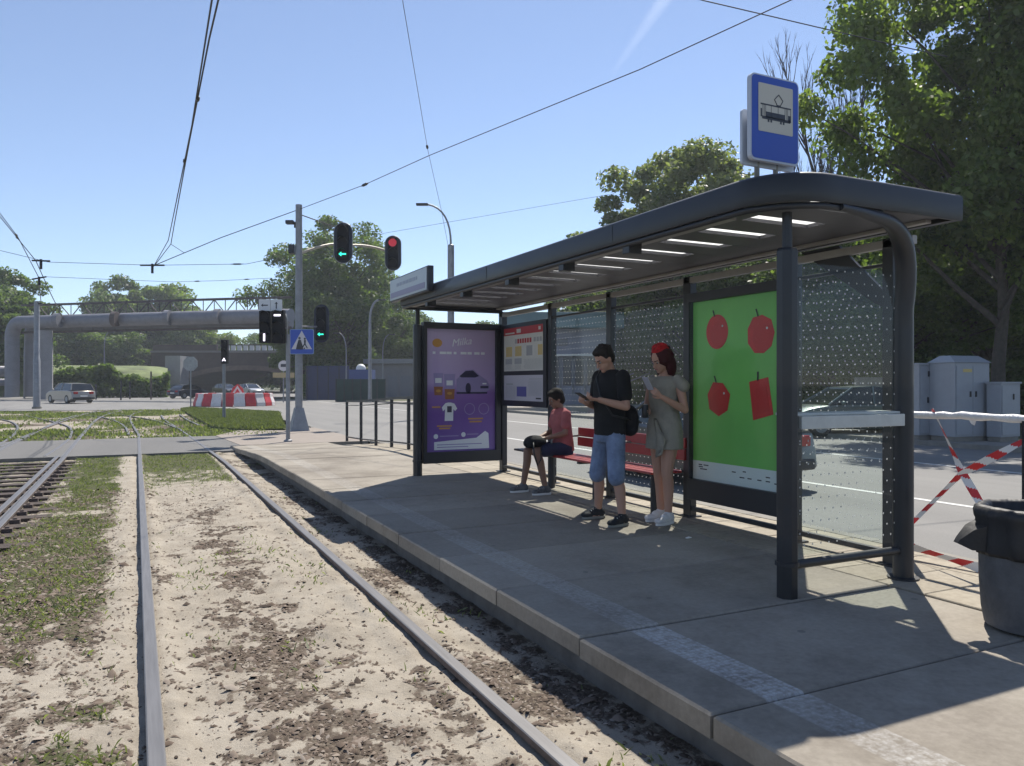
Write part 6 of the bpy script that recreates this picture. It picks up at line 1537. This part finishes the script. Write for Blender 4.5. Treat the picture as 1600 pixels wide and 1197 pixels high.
# poles and lamps
p8 = W(57.5, 46.5); o = thing('catenary_pole', p8, 'thick grey catenary pole at the left beside the curving rails', 'pole')
b = MB(); b.tube([p8, p8+Vector((0, 0, 3.0)), p8+Vector((0, 0, 3.05)), p8+Vector((0, 0, 6.5))], [.20, .19, .16, .15], 14); b.build('pole', M_pole, o, smooth='auto')
b = MB(); b.tube([p8, p8+Vector((0, 0, .12))], .26, 14); b.build('pole_foot', M_conc, o); b = MB(); b.box(-.45, .3, -.08, .08, 6.3, 6.42, fm(p8)); b.build('pole_bracket', M_black, o)
def lamp(px, d, ztop_, reach, label, base_h=0, side=-1, r0=.10, m=M_pole):
    p = W(px, d); o = thing('street_lamp', p, label, 'street lamp')
    b = MB()
    if base_h: b.tube([p, p+Vector((0, 0, base_h)), p+Vector((0, 0, base_h+.05))], [r0*1.5, r0*1.4, r0*.8], 12)
    arm = bez(p+Vector((0, 0, ztop_-1.9)), p+Vector((0, 0, ztop_-.2)), p+VX*side*reach*.8+Vector((0, 0, ztop_)), 8)
    b.tube([p, arm[0]]+arm[1:], [r0*.75, r0*.5]+[r0*.42]*8, 10); b.build('pole', m, o, smooth='auto')
    q = MB(); hp = p+VX*side*reach*.8+Vector((0, 0, ztop_)); q.box(-.02 if side > 0 else -.55, .55 if side > 0 else .02, -.12, .12, -.05, .05, fm(hp)); q.build('lamp_head', M_dark2, o, bevel=.03)
    return o
lamp(704.5, 36, Zat(319, 36), 1.35, 'tall street lamp with curved arm rising behind the shelter roof', Zat(383, 36), -1, .11)
lamp(578, 62, Zat(468, 62), .9, 'grey lamp column in front of the trees above the garage', 0, 1, .22)
lamp(541, 70, Zat(520, 70), .8, 'small lamp with bent head above the blue hoarding', 0, -1, .10)
lamp(598, 74, Zat(522, 74), .8, 'thin lamp post above the grey garage', 0, 1, .09)
lamp(163, 84, Zat(519, 84), .6, 'thin lamp post in front of the green bank', 0, 1, .12)
lamp(38, 78, Zat(520, 78), .6, 'thin pale post between the upright pipe and the catenary pole', 0, 1, .12)
# minor poles far left by the street
for px, d, py in ((189, 70, 594), (203, 74, 596), (236, 72, 580), (150, 72, 600)):
    p = W(px, d); o = thing('marker_post', p, {189: 'short dark post left of the two street posts', 203: 'short dark post beside the shrub belt', 236: 'pale brown post in front of the bridge end', 150: 'short dark post right behind the estate car'}[px], 'post'); pole(o, p, .07, .07, Zat(py, d)-0, M_truss if px == 236 else M_dark2)
pr_ = W(443, 61, Zat(571, 61)); o = thing('round_sign', W(443, 61), 'small round white sign above a yellow plate left of the signal mast', 'sign'); pole(o, W(443, 61.2), .05, .05, Zat(571, 61))
b = MB(); b.prism([(.42*math.cos(R(a)), .42*math.sin(R(a))) for a in range(0, 360, 20)], 0, .03, Mf(pr_)); b.build('disc', M_wb, o)
b = MB(); b.box(-.22, .22, -.012, -.002, -.10, .14, fm(pr_)); b.build('dark_mark', blk, o); b = MB(); b.box(-.85, .85, -.01, .02, -.95, -.55, fm(pr_)); b.build('yellow_plate', mat('plate_ochre', (.40, .32, .16), .6), o)

# ------------------------------------------------------------------ OVERHEAD WIRES
def wire(label, pts, r=.009, sag=0, ins=(), hang=(), group=None):
    P = [Vector(p) for p in pts]; c = P[len(P)//2]
    o = thing('overhead_wire', c, label, 'overhead wire', group)
    Q = []
    for a, b_ in zip(P[:-1], P[1:]):
        for k in range(6):
            f = k/6; Q.append(a.lerp(b_, f)-Vector((0, 0, sag*4*f*(1-f))))
    Q.append(P[-1]); rad = [r*max(1, (q-Vector((0, 0, CAMZ))).length/24) for q in Q]
    b = MB(); b.tube(Q, rad, 6, cap=False); b.build('cable', M_wire, o, smooth=True, fix=False)
    for (i, L, rr_) in ins:
        q = P[int(i)].lerp(P[min(len(P)-1, int(i)+1)], i % 1); d = (P[min(len(P)-1, int(i)+1)]-P[int(i)]).normalized()
        m = MB(); m.tube([q-d*L/2, q-d*L*.3, q-d*L*.25, q+d*L*.25, q+d*L*.3, q+d*L/2], [rr_*.4, rr_*.6, rr_, rr_, rr_*.6, rr_*.4], 8); m.build('insulator', M_black, o)
    return o
def A(px, py, z): return W(px, (z-CAMZ)*1200/(598-py), z)
Zc = 5.7
wire('left one of the two contact wires converging over the near track', [A(336, -60, Zc), A(331, 0, Zc), A(300, 195, Zc), A(263, 375, Zc), A(240, 416, Zc)], .011, 0, ((2.2, .25, .03), (.55, .3, .03)))
wire('right one of the two contact wires converging over the near track', [A(349, -60, Zc), A(341, 0, Zc), A(327, 60, Zc), A(296, 220, Zc), A(272, 352, Zc), A(267, 381, Zc), A(242, 414, Zc)], .011, 0, ((2.5, .2, .03),))
wire('short tie wire from the contact wires to the span wire', [A(267, 381, Zc), A(287, 394, Zc)], .008)
top = pm0+Vector((0, 0, 7.2))
wire('span wire from the wire hanger on the left up to the signal mast', [A(244, 413, 5.72), A(345, 371, 6.2), top], .011)
wire('long span wire from the signal mast to the upper right over the shelter', [top, A(570, 288, 7.2), A(672, 242, 7.2), A(1000, 108, 7.2), A(1235, 0, 7.2), A(1400, -75, 7.2)], .009, 0, ((1.0, .42, .04),))
wire('steep wire coming down from the top centre with a drop shaped insulator', [A(622, -60, 8), A(629, 0, 8), A(668, 232, 8), A(690, 330, 8), A(703, 398, 8)], .006, 0, ((1.98, .30, .035),))
wire('wire entering the tree at the upper right', [A(1050, -14, 7.6), A(1098, 0, 7.6), A(1380, 66, 7.6), A(1480, 88, 7.6)], .009)
wire('faint thin wire running to the round pale tree above the shelter roof', [W(480, 60, Zat(400, 60)), W(600, 56, Zat(364, 56)), W(960, 50, Zat(302, 50))], .005)
wire('upper cross wire from the left hanger to the middle hanger', [W(-20, 30, Zat(386, 30)), W(75, 30, Zat(409, 30)), W(240, 29, Zat(414, 29)), W(385, 29, Zat(412, 29)), W(425, 29, Zat(404, 29))], .007, 0, ((2.9, .5, .03),))
wire('lower cross wire with small beads left of the big tree', [W(70, 34, Zat(432, 34)), W(270, 36, Zat(440, 36)), W(345, 37, Zat(438, 37)), W(425, 38, Zat(434, 38))], .006, 0, ((1.5, .3, .03), (2.5, .3, .03)))
wire('outer contact wire dropping from the left edge', [A(-40, 285, Zc), A(0, 338, Zc), A(56, 407, Zc), A(80, 460, Zc), A(100, 500, Zc)], .011, 0, ((1.4, .3, .03),))
wire('inner contact wire dropping from the left edge', [A(-40, 270, Zc), A(0, 333, Zc), A(28, 370, Zc), A(60, 432, Zc), A(64, 470, Zc)], .010, 0, ((1.9, .3, .03),))
def hanger(px, py, d, half, label, tilt=0):
    p = W(px, d, Zat(py, d)); o = thing('wire_hanger', p, label, 'wire hanger')
    b = MB(); b.tube([p-VX*half+Vector((0, 0, tilt)), p+VX*half-Vector((0, 0, tilt))], .03, 8); b.build('crossbar', M_black, o)
    b = MB(); b.tube([p+Vector((0, 0, .05)), p-Vector((0, 0, .28))], .045, 8); b.build('clamp', M_black, o)
hanger(238, 414, 26.8, .42, 'dark T shaped wire hanger above the tall tree'); hanger(64, 407, 25.8, .30, 'upper dark wire hanger at the left', .01); hanger(61, 434, 30, .28, 'lower dark wire hanger at the left', -.05)

# ------------------------------------------------------------------ CONTRAIL
ct = bpy.data.materials.new('contrail'); ct.use_nodes = True; t = ct.node_tree; t.nodes.clear()
ou = t.nodes.new('ShaderNodeOutputMaterial'); tr = t.nodes.new('ShaderNodeBsdfTransparent'); df = t.nodes.new('ShaderNodeBsdfTranslucent'); df.inputs[0].default_value = (1, 1, 1, 1)
lw = t.nodes.new('ShaderNodeNewGeometry'); dv = t.nodes.new('ShaderNodeVectorMath'); dv.operation = 'DOT_PRODUCT'; t.links.new(lw.outputs['Incoming'], dv.inputs[0]); t.links.new(lw.outputs['Normal'], dv.inputs[1])
fa = mth(t, 'POWER', mth(t, 'ABSOLUTE', dv.outputs['Value']), 2.5); tc = t.nodes.new('ShaderNodeTexCoord'); n_ = noise_node(t, tc.outputs['Generated'], 5, 4, .6)
at = t.nodes.new('ShaderNodeAttribute'); at.attribute_name = 'fade'
fa = mth(t, 'MULTIPLY', mth(t, 'MULTIPLY', fa, at.outputs['Fac']), mth(t, 'MULTIPLY', n_, .55))
mx = t.nodes.new('ShaderNodeMixShader'); t.links.new(fa, mx.inputs[0]); t.links.new(tr.outputs[0], mx.inputs[1]); t.links.new(df.outputs[0], mx.inputs[2]); t.links.new(mx.outputs[0], ou.inputs[0])
pa2, pb2 = A(1075, -55, 6000), A(948, 128, 6000)
b = MB(); n = 14; b.tube([pa2.lerp(pb2, k/n) for k in range(n+1)], [170*(1-.55*k/n) for k in range(n+1)], 16, cap=False)
o = b.build('contrail', ct, None, smooth=True, fix=False); o['kind'] = 'stuff'
at = o.data.attributes.new('fade', 'FLOAT', 'POINT'); at.data.foreach_set('value', [max(0, 1-(i//16)/n)**.8 for i in range(len(o.data.vertices))])

# ------------------------------------------------------------------ HAZE BOX, added to lift the darks like a lens veil
hz = bpy.data.materials.new('added_haze_air'); hz.use_nodes = True; t = hz.node_tree; t.nodes.clear()
ou = t.nodes.new('ShaderNodeOutputMaterial'); pv = t.nodes.new('ShaderNodeVolumePrincipled'); pv.inputs['Color'].default_value = (.86, .92, 1, 1); pv.inputs['Density'].default_value = .0007; pv.inputs['Anisotropy'].default_value = .3
t.links.new(pv.outputs[0], ou.inputs['Volume'])
b = MB(); b.box(-490, 530, -310, 530, -1.5, 24); o = b.build('added_haze', hz); o['kind'] = 'stuff'
